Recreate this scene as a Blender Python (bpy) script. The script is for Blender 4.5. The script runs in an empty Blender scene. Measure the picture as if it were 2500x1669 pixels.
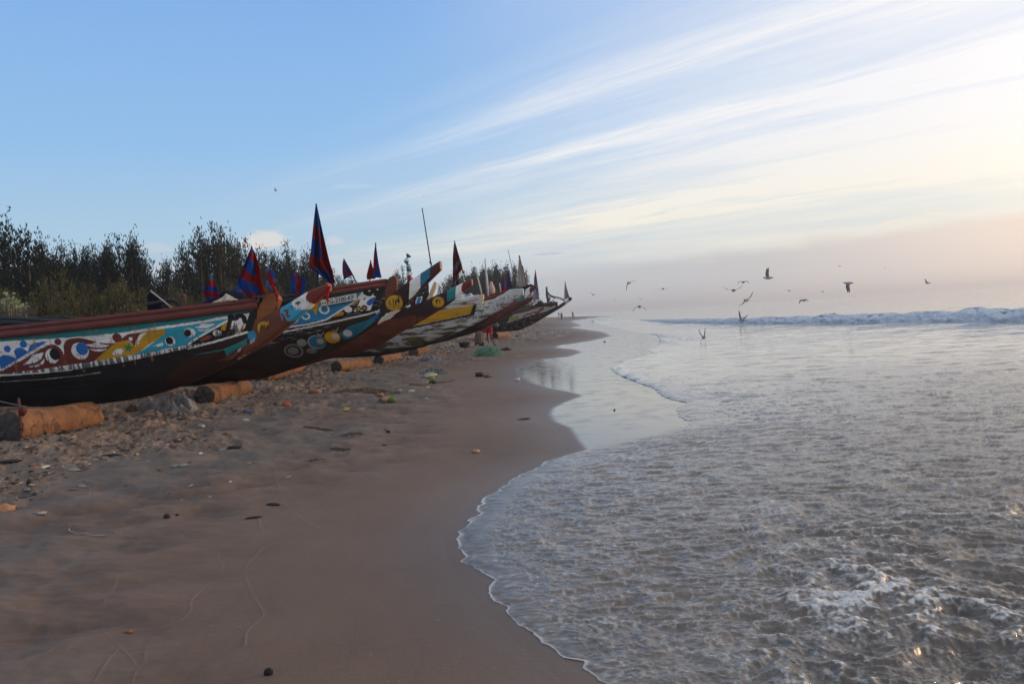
import bpy, bmesh, math, random
import numpy as np
from mathutils import Vector
random.seed(7); rng = np.random.default_rng(11)
SC = bpy.context.scene; COL = SC.collection
# ------------------------------------------------------------------ camera
CAMZ = 1.65; FPX = 1944.0; PITCH = math.radians(1.81); ROLL = math.radians(3.5)
_fw = np.array([0, math.cos(PITCH), -math.sin(PITCH)]); _u0 = np.array([0, math.sin(PITCH), math.cos(PITCH)]); _r0 = np.array([1., 0, 0])
_R = math.cos(ROLL)*_r0 - math.sin(ROLL)*_u0; _U = math.cos(ROLL)*_u0 + math.sin(ROLL)*_r0
cd = bpy.data.cameras.new('camera'); cam = bpy.data.objects.new('camera', cd); COL.objects.link(cam)
cd.sensor_width = 36; cd.lens = FPX*36/2500; cd.clip_start = 0.05; cd.clip_end = 20000
from mathutils import Matrix
M3 = Matrix(((_R[0], _U[0], -_fw[0]), (_R[1], _U[1], -_fw[1]), (_R[2], _U[2], -_fw[2])))
cam.matrix_world = Matrix.Translation((0, 0, CAMZ)) @ M3.to_4x4()
SC.camera = cam
SC.view_settings.view_transform = 'Standard'; SC.view_settings.look = 'None'
SC.view_settings.exposure = 0.0; SC.view_settings.gamma = 1.0
cy = SC.cycles
cy.max_bounces = 6; cy.diffuse_bounces = 2; cy.glossy_bounces = 3; cy.transmission_bounces = 4; cy.volume_bounces = 0; cy.transparent_max_bounces = 8
cy.use_denoising = True; cy.denoiser = 'OPENIMAGEDENOISE'; cy.sample_clamp_indirect = 4
cy.caustics_reflective = False; cy.caustics_refractive = False

# ------------------------------------------------------------------ pixel (2500 x 1669 photograph) -> world
C0 = np.array([0, 0, CAMZ])
def ray(px, py):
    return _fw + _R*(px-1250)/FPX + _U*(834.5-py)/FPX
def at_depth(px, py, Y):
    d = ray(px, py); return C0 + d*(Y/d[1])
def at_z(px, py, z=0.0):
    d = ray(px, py); return C0 + d*((z-CAMZ)/d[2])

# ------------------------------------------------------------------ sky, sun
SUN_EL = math.radians(9); SUN_AZ = math.radians(68)      # azimuth clockwise from the view direction (+Y)
world = bpy.data.worlds.new('World'); SC.world = world; world.use_nodes = True
class NT:
    def __init__(s, tree): s.t = tree; s.n = tree.nodes; s.l = tree.links
    def new(s, typ, **kw):
        n = s.n.new(typ)
        for k, v in kw.items(): setattr(n, k, v)
        return n
    def put(s, sock, v):
        if isinstance(v, bpy.types.NodeSocket): s.l.new(v, sock)
        elif isinstance(v, (tuple, list)) and len(v) == 3 and sock.type == 'RGBA': sock.default_value = (*v, 1)
        elif sock.type == 'RGBA' and isinstance(v, (int, float)): sock.default_value = (v, v, v, 1)
        else: sock.default_value = v
    def m(s, op, a, b=0.0, c=None, clamp=False):
        n = s.new('ShaderNodeMath', operation=op, use_clamp=clamp); s.put(n.inputs[0], a); s.put(n.inputs[1], b)
        if c is not None: s.put(n.inputs[2], c)
        return n.outputs[0]
    def ss(s, x, lo, hi, a=0.0, b=1.0):
        n = s.new('ShaderNodeMapRange', interpolation_type='SMOOTHSTEP')
        s.put(n.inputs[0], x); n.inputs[1].default_value = lo; n.inputs[2].default_value = hi; n.inputs[3].default_value = a; n.inputs[4].default_value = b
        return n.outputs[0]
    def mix(s, f, a, b, mode='MIX'):
        n = s.new('ShaderNodeMix', data_type='RGBA', blend_type=mode); s.put(n.inputs['Factor'], f)
        s.put(n.inputs[6], a); s.put(n.inputs[7], b); return n.outputs[2]
    def ramp(s, f, stops, interp='LINEAR'):
        n = s.new('ShaderNodeValToRGB'); e = n.color_ramp.elements; n.color_ramp.interpolation = interp
        while len(e) < len(stops): e.new(0.5)
        for i, (p, c) in enumerate(stops):
            e[i].position = p; e[i].color = (*c, 1) if isinstance(c, tuple) else (c, c, c, 1)
        s.put(n.inputs[0], f); return n.outputs[0]
    def noise(s, vec, scale, detail=4, rough=0.55, dist=0.0, lac=2.0):
        n = s.new('ShaderNodeTexNoise'); s.put(n.inputs['Vector'], vec); n.inputs['Scale'].default_value = scale
        n.inputs['Detail'].default_value = detail; n.inputs['Roughness'].default_value = rough; n.inputs['Distortion'].default_value = dist
        n.inputs['Lacunarity'].default_value = lac
        return n.outputs[0]
    def comb(s, x, y, z):
        n = s.new('ShaderNodeCombineXYZ'); s.put(n.inputs[0], x); s.put(n.inputs[1], y); s.put(n.inputs[2], z); return n.outputs[0]
w = NT(world.node_tree); w.n.clear()
tc = w.new('ShaderNodeTexCoord'); sx = w.new('ShaderNodeSeparateXYZ'); w.l.new(tc.outputs['Generated'], sx.inputs[0])
dx, dy, dz = sx.outputs
el = w.m('DIVIDE', w.m('ARCSINE', dz), math.radians(90))            # 0..1 = 0..90 deg
az = w.m('DIVIDE', w.m('ARCTAN2', dx, dy), math.radians(180))       # -1..1
dzc = w.m('MAXIMUM', dz, 0.02)
ppx = w.m('DIVIDE', dx, dzc); ppy = w.m('DIVIDE', dy, dzc)
# the cirrus lies in parallel bands; t runs across them, q along them
B = math.radians(-44)
tt = w.m('ADD', w.m('MULTIPLY', ppx, math.cos(B)), w.m('MULTIPLY', ppy, -math.sin(B)))
qq = w.m('ADD', w.m('MULTIPLY', ppx, math.sin(B)), w.m('MULTIPLY', ppy, math.cos(B)))
lt = w.m('LOGARITHM', w.m('MAXIMUM', tt, 0.2), 2.0)                 # log2 t
lq = w.m('MULTIPLY', qq, 0.25)
wob = w.noise(w.comb(lt, w.m('MULTIPLY', lq, 0.45), 0.0), 1.6, 5, 0.55)
lt2 = w.m('ADD', lt, w.m('MULTIPLY', w.m('SUBTRACT', wob, 0.5), 0.48))
fine = w.noise(w.comb(w.m('MULTIPLY', lt2, 5.6), w.m('MULTIPLY', lq, 1.1), 3.0), 1.5, 8, 0.66)
wide = w.noise(w.comb(w.m('MULTIPLY', lt, 1.2), w.m('MULTIPLY', lq, 0.6), 7.0), 1.4, 4, 0.5)
def T(v): return (math.log2(v)+1)/5.0
bx = w.m('DIVIDE', w.m('ADD', lt2, 1.0), 5.0)
band = w.ramp(bx, [(0.0, 0.0), (T(2.05), 0.0), (T(2.4), 0.12), (T(2.75), 0.52), (T(2.95), 0.36), (T(3.1), 0.30), (T(3.4), 0.16), (T(3.8), 0.72),
                   (T(4.1), 0.5), (T(4.7), 0.28), (T(5.6), 0.34), (T(6.5), 0.9), (T(7.4), 0.6), (T(9.0), 0.25), (T(14), 0.0)], 'EASE')
azf = w.ss(az, -0.08, 0.2)
streak = w.m('MULTIPLY', band, w.m('ADD', 0.26, w.m('MULTIPLY', w.ss(fine, 0.25, 0.75), 1.2)))
streak = w.m('MULTIPLY', streak, w.ss(az, -0.13, 0.06))
veil = w.m('MULTIPLY', w.ss(az, -0.06, 0.17), w.ss(wide, 0.2, 0.75, 0.45, 1.0))
cl = w.m('MINIMUM', w.m('ADD', w.m('MULTIPLY', streak, 1.0), w.m('MULTIPLY', veil, 0.9)), 1.0)
blue = w.ramp(el, [(0.0, (.54, .58, .64)), (0.035, (.54, .64, .73)), (0.07, (.43, .63, .80)), (0.14, (.29, .53, .85)), (0.25, (.215, .43, .82)), (0.40, (.47, .49, .54)), (1.0, (.49, .48, .49))])
white = w.mix(w.ss(el, 0.05, 0.14), (.98, .92, .80), (.92, .92, .95))
sky = w.mix(cl, blue, white)
# low bank of haze cloud over the sea, its upper edge climbing to the right
edge = w.m('ADD', w.m('ADD', 0.034, w.m('MULTIPLY', az, 0.088)), w.m('MULTIPLY', w.m('SUBTRACT', w.noise(w.comb(w.m('MULTIPLY', az, 40), w.m('MULTIPLY', el, 60), 0.0), 1.0, 5, 0.6), 0.5), 0.012))
bank = w.ss(w.m('SUBTRACT', el, edge), -0.009, 0.004, 1.0, 0.0)
bankc = w.ramp(w.m('ADD', w.m('MULTIPLY', az, 2.0), 0.4), [(0.0, (.54, .60, .68)), (0.42, (.53, .56, .60)), (0.6, (.58, .575, .60)), (0.74, (.80, .68, .63)), (0.80, (.86, .69, .60)), (1.0, (1.0, .72, .52))])
sky = w.mix(w.m('MULTIPLY', bank, w.ss(az, -0.10, 0.07, 0.25, 0.84)), sky, bankc)
# sunlit rims on top of the bank
rim = w.m('MULTIPLY', w.m('MULTIPLY', w.ss(w.m('ABSOLUTE', w.m('SUBTRACT', w.m('SUBTRACT', el, edge), 0.004)), 0.0, 0.009, 1.0, 0.0), w.ss(w.noise(w.comb(w.m('MULTIPLY', az, 30), w.m('MULTIPLY', el, 110), 2.0), 1.0, 5, 0.6), 0.52, 0.66)), w.ss(az, 0.0, 0.1))
sky = w.mix(w.m('MULTIPLY', rim, 0.55), sky, (1.0, .86, .68))
# small cumulus low over the trees
def puff(sky, azd, eld, wa, he, amt, seed, colr=(.82, .78, .74)):
    a = w.m('DIVIDE', w.m('SUBTRACT', w.m('MULTIPLY', az, 180.0), azd), wa); e = w.m('DIVIDE', w.m('SUBTRACT', w.m('MULTIPLY', el, 90.0), eld), he)
    e = w.m('MULTIPLY', e, w.ss(e, -0.02, 0.02, 1.9, 1.0))
    n = w.noise(w.comb(w.m('MULTIPLY', az, 180.0), w.m('MULTIPLY', el, 130.0), seed), 0.8, 5, 0.6)
    r = w.m('ADD', w.m('SQRT', w.m('ADD', w.m('MULTIPLY', a, a), w.m('MULTIPLY', e, e))), w.m('MULTIPLY', w.m('SUBTRACT', n, 0.5), 1.5))
    return w.mix(w.m('MULTIPLY', w.ss(r, 0.55, 1.15, 1.0, 0.0), amt), sky, colr)
def dirdeg(px, py):
    d = ray(px, py); d = d/np.linalg.norm(d); return math.degrees(math.atan2(d[0], d[1])), math.degrees(math.asin(d[2]))
for (px, py, wa, he, amt, c) in [(640, 594, 1.9, .85, .9, (.80, .77, .74)), (818, 590, .7, .5, .5, (.75, .74, .76)), (372, 608, 1.5, .5, .35, (.72, .72, .74)), (400, 665, 1.2, .5, .45, (.78, .70, .68)),
                                 (905, 662, 2.4, .45, .5, (.74, .66, .66)), (1320, 668, 1.1, .25, .5, (.72, .62, .62)), (1480, 598, 2.0, .3, .5, (.80, .74, .68)), (1340, 620, 1.3, .16, .5, (.44, .47, .55)), (870, 456, 1.9, .22, .18, (.8, .82, .86)), (1265, 520, 1.0, .2, .2, (.8, .82, .84)), (1720, 640, .9, .2, .35, (.8, .68, .62))]:
    a_, e_ = dirdeg(px, py); sky = puff(sky, a_, e_, wa, he, amt, px*.37, c)
# warm brightness round the low sun (outside the picture, to the right)
sd = (math.sin(SUN_AZ)*math.cos(SUN_EL), math.cos(SUN_AZ)*math.cos(SUN_EL), math.sin(SUN_EL))
dot = w.m('ADD', w.m('ADD', w.m('MULTIPLY', dx, sd[0]), w.m('MULTIPLY', dy, sd[1])), w.m('MULTIPLY', dz, sd[2]))
glow = w.m('POWER', w.m('MAXIMUM', dot, 0.0), 13.0)
sky = w.mix(glow, sky, (1.15, .85, .55), 'ADD')
sky = w.mix(w.ss(dz, -0.02, -0.2), sky, (.25, .24, .23))
st = w.new('ShaderNodeTexSky', sky_type='NISHITA', sun_disc=False); st.sun_elevation = SUN_EL; st.sun_rotation = SUN_AZ; st.dust_density = 3.0
bg1 = w.new('ShaderNodeBackground'); w.put(bg1.inputs[0], sky); bg1.inputs[1].default_value = 0.97
bg2 = w.new('ShaderNodeBackground'); w.put(bg2.inputs[0], st.outputs[0]); bg2.inputs[1].default_value = 0.012
ad = w.new('ShaderNodeAddShader'); w.l.new(bg1.outputs[0], ad.inputs[0]); w.l.new(bg2.outputs[0], ad.inputs[1])
wo = w.new('ShaderNodeOutputWorld'); w.l.new(ad.outputs[0], wo.inputs[0])
sl = bpy.data.lights.new('sun', 'SUN'); sl.energy = 2.0; sl.angle = math.radians(3.0); sl.color = (1.0, .62, .34)
sun = bpy.data.objects.new('sun', sl); COL.objects.link(sun); sun.location = (40, 20, 20)
sun.rotation_euler = Vector(sd).to_track_quat('Z', 'Y').to_euler()

# ------------------------------------------------------------------ numpy noise
def _h(ix, iy, s):
    n = (ix.astype(np.int64)*374761393 + iy.astype(np.int64)*668265263 + s*974634777) & 0x7fffffff
    n = ((n ^ (n >> 13))*1274126177) & 0x7fffffff
    return ((n ^ (n >> 16)) & 0xffff)/65536.0*2*np.pi
def pn(x, y, s=0):
    x = np.asarray(x, float); y = np.asarray(y, float)
    ix = np.floor(x); iy = np.floor(y); fx = x-ix; fy = y-iy
    ux = fx*fx*fx*(fx*(fx*6-15)+10); uy = fy*fy*fy*(fy*(fy*6-15)+10)
    def g(a, b):
        h = _h(ix+a, iy+b, s); return np.cos(h)*(fx-a)+np.sin(h)*(fy-b)
    n0 = g(0, 0)*(1-ux)+g(1, 0)*ux; n1 = g(0, 1)*(1-ux)+g(1, 1)*ux
    return (n0*(1-uy)+n1*uy)*1.5
def fbm(x, y, o=4, s=0, r=0.5):
    t = 0; a = 1; f = 1
    for i in range(o):
        t = t + a*pn(x*f, y*f, s+i*17); a *= r; f *= 2.03
    return t
def sst(x, a, b):
    t = np.clip((x-a)/(b-a), 0, 1); return t*t*(3-2*t)

# ------------------------------------------------------------------ materials
MATS = {}
def base_mat(name):
    m = bpy.data.materials.new(name); m.use_nodes = True; t = NT(m.node_tree); t.n.clear()
    o = t.new('ShaderNodeOutputMaterial'); b = t.new('ShaderNodeBsdfPrincipled'); t.l.new(b.outputs[0], o.inputs[0]); return m, t, b
def mat(name, color=(.5, .5, .5), rough=.6, attr=False, var=.25, vscale=6.0, chip=0.0, chipcol=(.05, .03, .02), chipscale=9.0, bump=.2, bscale=40.0, stretch=(1, 1, 1), spec=.4, sub=0.0, metal=0.0):
    if name in MATS: return MATS[name]
    m, t, b = base_mat(name)
    tc = t.new('ShaderNodeTexCoord'); mp = t.new('ShaderNodeMapping'); t.l.new(tc.outputs['Object'], mp.inputs[0]); mp.inputs['Scale'].default_value = stretch
    v = mp.outputs[0]
    if attr:
        a = t.new('ShaderNodeAttribute', attribute_name='Col'); c = a.outputs[0]
    else: c = (*color,)
    n = t.noise(v, vscale, 6, .6)
    c = t.mix(1.0, c, t.ramp(n, [(0.25, 1.0-var), (0.75, 1.0+var*.6)]), 'MULTIPLY')
    if chip > 0:
        k = t.noise(v, chipscale, 8, .68)
        c = t.mix(t.ss(k, .5+.16*(1-chip*1.6), .5+.16*(1-chip*1.6)+.03), c, chipcol)
    t.put(b.inputs['Base Color'], c)
    r = t.noise(v, vscale*2.3, 4, .6)
    t.put(b.inputs['Roughness'], t.ss(r, .2, .8, max(.03, rough-.12), min(1, rough+.12)))
    b.inputs['Specular IOR Level'].default_value = spec; b.inputs['Metallic'].default_value = metal
    if bump > 0:
        bn = t.new('ShaderNodeBump'); bn.inputs['Strength'].default_value = bump; bn.inputs['Distance'].default_value = .02
        t.put(bn.inputs['Height'], t.noise(v, bscale, 6, .65)); t.l.new(bn.outputs[0], b.inputs['Normal'])
    if sub:
        tr = t.new('ShaderNodeBsdfTranslucent'); t.put(tr.inputs[0], c); mx = t.new('ShaderNodeMixShader'); mx.inputs[0].default_value = sub
        t.l.new(b.outputs[0], mx.inputs[1]); t.l.new(tr.outputs[0], mx.inputs[2]); t.l.new(mx.outputs[0], t.n['Material Output'].inputs[0])
    MATS[name] = m; return m

# ------------------------------------------------------------------ objects
def tag(o, label=None, cat=None, group=None, kind=None):
    if label: o['label'] = label
    if cat: o['category'] = cat
    if group: o['group'] = group
    if kind: o['kind'] = kind
    return o
def root(name, loc, label, cat, group=None):
    o = bpy.data.objects.new(name, None); o.location = loc; o.empty_display_size = .2; COL.objects.link(o); return tag(o, label, cat, group)
def mk(name, V, Fc, m, parent=None, col=None, smooth=False, org=None, midx=None):
    """world-space vertices -> one mesh object, stored relative to its thing's base"""
    V = np.asarray(V, float).reshape(-1, 3)
    if parent is not None: o0 = np.array(root_loc(parent))
    else: o0 = np.array(org) if org is not None else np.zeros(3)
    me = bpy.data.meshes.new(name)
    V = V-o0
    if isinstance(Fc, np.ndarray):
        nf, k = Fc.shape
        me.vertices.add(len(V)); me.vertices.foreach_set('co', V.astype(np.float32).ravel())
        me.loops.add(nf*k); me.loops.foreach_set('vertex_index', Fc.astype(np.int32).ravel())
        me.polygons.add(nf); me.polygons.foreach_set('loop_start', (np.arange(nf)*k).astype(np.int32)); me.polygons.foreach_set('loop_total', np.full(nf, k, np.int32))
        me.update(calc_edges=True)
    else:
        me.from_pydata([tuple(v) for v in V], [], [tuple(f) for f in Fc])
    if col is not None:
        c = np.ones((len(V), 4), np.float32); c[:, :3] = np.asarray(col, float).reshape(-1, 3)
        a = me.color_attributes.new('Col', 'FLOAT_COLOR', 'POINT'); a.data.foreach_set('color', c.ravel())
    for x in (m if isinstance(m, (list, tuple)) else [m]): me.materials.append(x)
    if midx is not None: me.polygons.foreach_set('material_index', np.asarray(midx, np.int32))
    if smooth: me.polygons.foreach_set('use_smooth', np.ones(len(me.polygons), bool))
    me.validate(clean_customdata=False)
    o = bpy.data.objects.new(name, me); COL.objects.link(o)
    if parent is not None: o.parent = parent
    else: o.location = o0
    return o
def root_loc(p):
    l = np.zeros(3)
    while p is not None: l = l+np.array(p.location); p = p.parent
    return l
def gridf(n, m, off=0):
    i = np.arange(n-1)[:, None]*m + np.arange(m-1)[None, :]
    return np.stack([i, i+1, i+m+1, i+m], -1).reshape(-1, 4)+off
class MB:
    """collects shapes (world space) for ONE mesh"""
    def __init__(s): s.v = []; s.f = []; s.c = []; s.n = 0
    def add(s, V, Fs, col=(.5, .5, .5)):
        V = np.asarray(V, float).reshape(-1, 3); s.v.append(V); s.f += [tuple(int(i)+s.n for i in f) for f in Fs]; s.n += len(V)
        c = np.asarray(col, float); s.c.append(np.broadcast_to(c, (len(V), 3)).copy() if c.ndim == 1 else c)
        return s
    def tube(s, pts, rad, seg=8, col=(.5, .5, .5), cap=True, flat=1.0):
        pts = np.asarray(pts, float); n = len(pts); rad = np.broadcast_to(np.asarray(rad, float), (n,))
        T = np.gradient(pts, axis=0); T /= np.linalg.norm(T, axis=1)[:, None]+1e-9
        ref = np.array([0, 0, 1.]) if abs(T[:, 2]).mean() < .8 else np.array([1., 0, 0]); V = []
        for p, t, r in zip(pts, T, rad):
            a = np.cross(t, ref); a /= np.linalg.norm(a)+1e-9; b = np.cross(a, t)
            th = np.arange(seg)/seg*2*np.pi
            V.append(p+r*(np.cos(th)[:, None]*a*flat+np.sin(th)[:, None]*b))
        V = np.concatenate(V); Fs = []
        for i in range(n-1):
            for k in range(seg):
                k2 = (k+1) % seg; Fs.append((i*seg+k, i*seg+k2, (i+1)*seg+k2, (i+1)*seg+k))
        if cap: Fs.append(tuple(range(seg))[::-1]); Fs.append(tuple((n-1)*seg+k for k in range(seg)))
        return s.add(V, Fs, col)
    def box(s, c, ax, ay, az_, col=(.5, .5, .5)):
        c, ax, ay, az_ = map(lambda q: np.asarray(q, float), (c, ax, ay, az_))
        V = [c+i*ax+j*ay+k*az_ for i in (-1, 1) for j in (-1, 1) for k in (-1, 1)]
        return s.add(V, [(0, 1, 3, 2), (4, 6, 7, 5), (0, 4, 5, 1), (2, 3, 7, 6), (0, 2, 6, 4), (1, 5, 7, 3)], col)
    def prism(s, poly, thick, col=(.5, .5, .5)):
        P = np.asarray(poly, float); t = np.asarray(thick, float); n = len(P)
        V = np.concatenate([P-t, P+t]); Fs = [tuple(range(n)), tuple(range(2*n-1, n-1, -1))]+[(i, i+n, (i+1) % n+n, (i+1) % n) for i in range(n)]
        return s.add(V, Fs, col)
    def ell(s, c, r, seg=10, rings=6, col=(.5, .5, .5), R=None, jit=0.0):
        V = []
        for i in range(rings+1):
            p = np.pi*i/rings
            for k in range(seg):
                q = 2*np.pi*k/seg; V.append((np.sin(p)*np.cos(q), np.sin(p)*np.sin(q), np.cos(p)))
        V = np.array(V)*np.asarray(r)*(1+jit*rng.standard_normal((len(V), 1)))
        if R is not None: V = V@np.asarray(R).T
        Fs = [(i*seg+k, (i+1)*seg+k, (i+1)*seg+(k+1) % seg, i*seg+(k+1) % seg) for i in range(rings) for k in range(seg)]
        return s.add(V+np.asarray(c), Fs, col)
    def build(s, name, m, parent=None, smooth=False, org=None, bevel=0, solid=0):
        o = mk(name, np.concatenate(s.v), s.f, m, parent, np.concatenate(s.c), smooth, org)
        if solid: q = o.modifiers.new('s', 'SOLIDIFY'); q.thickness = solid; q.offset = 0
        if bevel: q = o.modifiers.new('b', 'BEVEL'); q.width = bevel; q.segments = 2; q.limit_method = 'ANGLE'
        return o
def smooth_pts(P, n=6, closed=False):
    P = np.asarray(P, float); N = len(P); out = []
    for i in range(N if closed else N-1):
        g = (lambda k: P[k % N]) if closed else (lambda k: P[min(max(k, 0), N-1)])
        p0, p1, p2, p3 = g(i-1), g(i), g(i+1), g(i+2)
        for k in range(n):
            t = k/n; out.append(.5*((2*p1)+(-p0+p2)*t+(2*p0-5*p1+4*p2-p3)*t*t+(-p0+3*p1-3*p2+p3)*t**3))
    if not closed: out.append(P[-1])
    return np.array(out)
# ================================================================== the beach and the sea
# shore lines traced as points on the ground (photograph pixels projected on the level of the water)
_W = [(1506,1669),(1463,1655),(1428,1630),(1423,1608),(1383,1600),(1368,1586),(1332,1564),(1307,1539),(1274,1522),(1260,1506),(1240,1492),(1246,1479),(1220,1466),(1198,1452),(1197,1439),(1190,1430),(1212,1411),(1173,1387),(1129,1365),(1142,1350),(1120,1332),(1122,1307),(1129,1285),(1147,1267),(1172,1252),(1169,1238),(1183,1216),(1209,1198),(1227,1185),(1256,1167),(1321,1136),(1336,1124),(1408,1102),(1445,1094),(1503,1081),(1575,1067),(1636,1053),(1677,1045),(1687,1031),(1670,1019),(1658,1011),(1655,994),(1677,982),(1636,972),(1609,958),(1602,948),(1575,938),(1513,915),(1490,897),(1524,878),(1602,863),(1583,854),(1609,842),(1612,829),(1605,817),(1541,808),(1490,798),(1455,789),(1442,783),(1507,771)]
_E = [(1506,1669),(1463,1655),(1425,1620),(1368,1586),(1307,1539),(1246,1485),(1197,1443),(1173,1387),(1129,1360),(1120,1320),(1129,1285),(1165,1245),(1209,1198),(1256,1167),(1321,1136),(1380,1112),(1430,1094),(1411,1074),(1391,1043),(1350,1026),(1341,1009),(1346,995),(1370,983),(1418,964),(1390,956),(1336,946),(1295,934),(1261,914),(1258,898),(1299,885),(1326,876),(1384,870),(1418,859),(1400,853),(1353,848),(1360,843),(1391,839),(1438,832),(1489,820),(1478,814),(1469,810),(1391,799),(1418,795),(1391,784),(1438,777),(1507,769)]
def shore(P):
    q = np.array([at_z(x, y, .01) for x, y in P]); o = np.argsort(q[:, 1]); q = q[o]
    Y = np.concatenate([[-300, 0, 2.6], q[:, 1], [420, 800, 5000]]); X = np.concatenate([[.3, .55, .62], q[:, 0], [26, 10, -200]])
    return lambda y: np.interp(y, Y, X)
wX = shore(_W); eX = shore(_E)
_ys = np.linspace(-20, 400, 8401); _es = np.minimum(eX(_ys), wX(_ys))
def _sm(a, k):
    p = np.pad(a, k, mode='edge'); c = np.cumsum(np.insert(p, 0, 0)); return (c[2*k+1:]-c[:-2*k-1])/(2*k+1)
_es2 = _sm(_es, 16)
def eS(y): return np.where(np.asarray(y) > 395, eX(y), np.interp(y, _ys, _es2))
def sand_base(x, y):
    d = np.minimum(eS(y)-x, eX(y)-x+.6)
    up = .045*np.maximum(d-.15, 0); up = np.where(up > .5, .5+.35*(up-.5), up); up = np.minimum(up, 1.3+0*up)
    return np.where(d > .15, up, -.022*np.clip(.15-d, 0, 40)*sst(x-wX(y), -.3, 2.5)) - .0*x
def rough_zone(x, y):
    d = eS(y)-x; return sst(d+1.6*fbm(x*.5, y*.35, 3, 5), 4.1, 6.6)
def churn(x, y):
    a = fbm(x*1.1, y*1.1, 3, 31)*.030; b = -np.abs(fbm(x*2.6, y*2.6, 3, 41))*.065; c = -np.maximum(0, pn(x*3.6, y*3.6, 51)-.25)*.11
    return 1.35*(a+b+c)+fbm(x*9, y*9, 2, 61)*.018+.03
def sand_z(x, y):
    x = np.asarray(x, float); y = np.asarray(y, float)
    d = eS(y)-x; r = rough_zone(x, y)
    sm = (fbm(x*.55+y*.25, y*.8, 3, 71)*.016+fbm(x*2.2, y*1.6, 2, 81)*.004)*sst(d, .3, 2.5)
    left = (fbm(x*1.1+y*.6, y*1.8-x*.7, 4, 91)*.050-.035*np.abs(fbm(x*.9, y*1.3, 3, 95)))*sst(d, 1.1, 3.2)*sst(d, 9, 6)
    return sand_base(x, y)+sm*(1-.3*r)+left+r*churn(x, y)
def on_sand(px, py):
    z = 0.
    for _ in range(12):
        p = at_z(px, py, z); z = .5*z+.5*float(sand_z(p[0], p[1]))
    p = at_z(px, py, z); return np.array([p[0], p[1], float(sand_z(p[0], p[1]))])
_LN = [[(695,1140),(672,1151),(673,1173),(683,1195),(692,1223),(719,1251),(775,1278),(797,1291)], [(621,1301),(575,1318),(536,1336),(532,1353),(543,1380),(513,1414),(479,1449),(465,1468),(463,1491),(433,1514),(383,1537),(368,1560),(356,1590),(352,1617),(337,1629),(318,1669)],
 [(295,1407),(276,1437),(260,1460),(249,1529),(264,1560),(299,1590),(333,1625)], [(709,1315),(651,1326),(613,1357),(600,1376),(600,1403),(613,1437),(632,1468),(642,1493),(605,1529),(596,1568)],
 [(249,1541),(191,1568),(115,1614),(38,1644)], [(287,1591),(260,1625),(230,1667)], [(153,1503),(191,1483),(253,1466)], [(168,1293),(175,1302),(205,1307),(240,1309),(260,1307)], [(632,1264),(636,1285),(641,1298)], [(797,1291),(830,1282),(860,1272)]]
def near_lines(x, y, h=0.006):
    best = np.full(x.shape, 9.)
    for L in _LN:
        P = smooth_pts([at_z(a, b, .08)[:2] for a, b in L], 4)
        for a, b in zip(P[:-1], P[1:]):
            ab = b-a; t = np.clip(((x-a[0])*ab[0]+(y-a[1])*ab[1])/(ab@ab+1e-9), 0, 1)
            dd = np.hypot(x-a[0]-t*ab[0], y-a[1]-t*ab[1]); best = np.minimum(best, dd)
    return best
def rows(step, y0, y1):
    v = np.arange(CAMZ*796/y0, CAMZ*796/y1, -step); return CAMZ*796/v
# ---- sand
ry = np.concatenate([[-150, -60, -20, -8, -3, 0, 1.2, 1.9], rows(.62, 2.4, 900), [1100, 1500, 2200, 4000]])
cx = np.concatenate([[-6, -3, -2, -1.5, -1.2], np.linspace(-1.05, .42, 860), np.linspace(.44, 1.1, 60), [1.5, 2, 3, 6]])
wd = .70*np.maximum(ry, 2.0)+.9
Yg = np.repeat(ry[:, None], len(cx), 1); Xg = wd[:, None]*cx[None, :]
Xg[ry > 900] = np.clip(Xg[ry > 900], -4000, 4000)
x = Xg.ravel(); y = Yg.ravel()
z = sand_z(x, y); r = rough_zone(x, y); d = eX(y)-x
nl = np.full(x.shape, 9.); k = (y > 2.4) & (y < 9.5) & (x < 1.2) & (x > -7); nl[k] = near_lines(x[k], y[k])
wl = .005+.0009*y; ln = np.clip(1-nl/wl, 0, 1)*np.clip(.6+.7*fbm(x*2.2, y*2.2, 2, 4), .1, 1); z = z+.004*ln
wet = sst(-d, -.03-.002*y, .04+.004*y)*sst(y, 5.6, 8.5)                               # standing film of water
damp = sst(-d, -1.1-.03*y, .15)
# colour: damp grey-brown sand, paler and warmer where trodden and dry, strewn with dark bits
n1 = fbm(x*.5, y*.35, 4, 3); n2 = fbm(x*3, y*1.6, 4, 13); n3 = fbm(x*14, y*9, 3, 23)
dark = np.array([.118, .079, .059]); dry = np.array([.172, .126, .098]); cool = np.array([.094, .083, .077])
c = dark[None]*(1+.14*n1[:, None]+.06*n2[:, None])
swl = fbm(x*1.1+y*.6, y*1.8-x*.7, 4, 91); lf = sst(eS(y)-x+1.5*n1+.9*swl, 1.6, 4.2)[:, None]; c = c*(1+.34*np.clip(swl, -1, 1)*sst(eS(y)-x, 1.0, 2.8))[:, None]; c = c*(1-lf*.75)+cool*(1+.22*n2[:, None])*lf*.75  # relief shading put into the colour too: swale crests lighter, hollows darker
c = c*(1-r[:, None])+(dry[None]*(1+.3*n2[:, None]+.22*n3[:, None]))*r[:, None]
bits = sst(fbm(x*7, y*5, 3, 103), .34, .6)*r+.6*sst(fbm(x*12, y*10, 2, 113), .5, .7)*r; c = c*(1-.72*np.clip(bits, 0, 1)[:, None])
c = c*(1-.12*damp[:, None]); c = c+ln[:, None]*np.array([.034, .029, .025])
c = c*(1-wet[:, None])+np.array([.07, .06, .055])*wet[:, None]
st_ = sst(np.abs(fbm(x*1.4, y*.5, 3, 203)), .0, .10); c = c*(.93+.07*st_[:, None])
z = z*(1-wet)+wet*np.minimum(z, .004)
z = np.where(y > 60, z-.0*(y), z)
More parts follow.
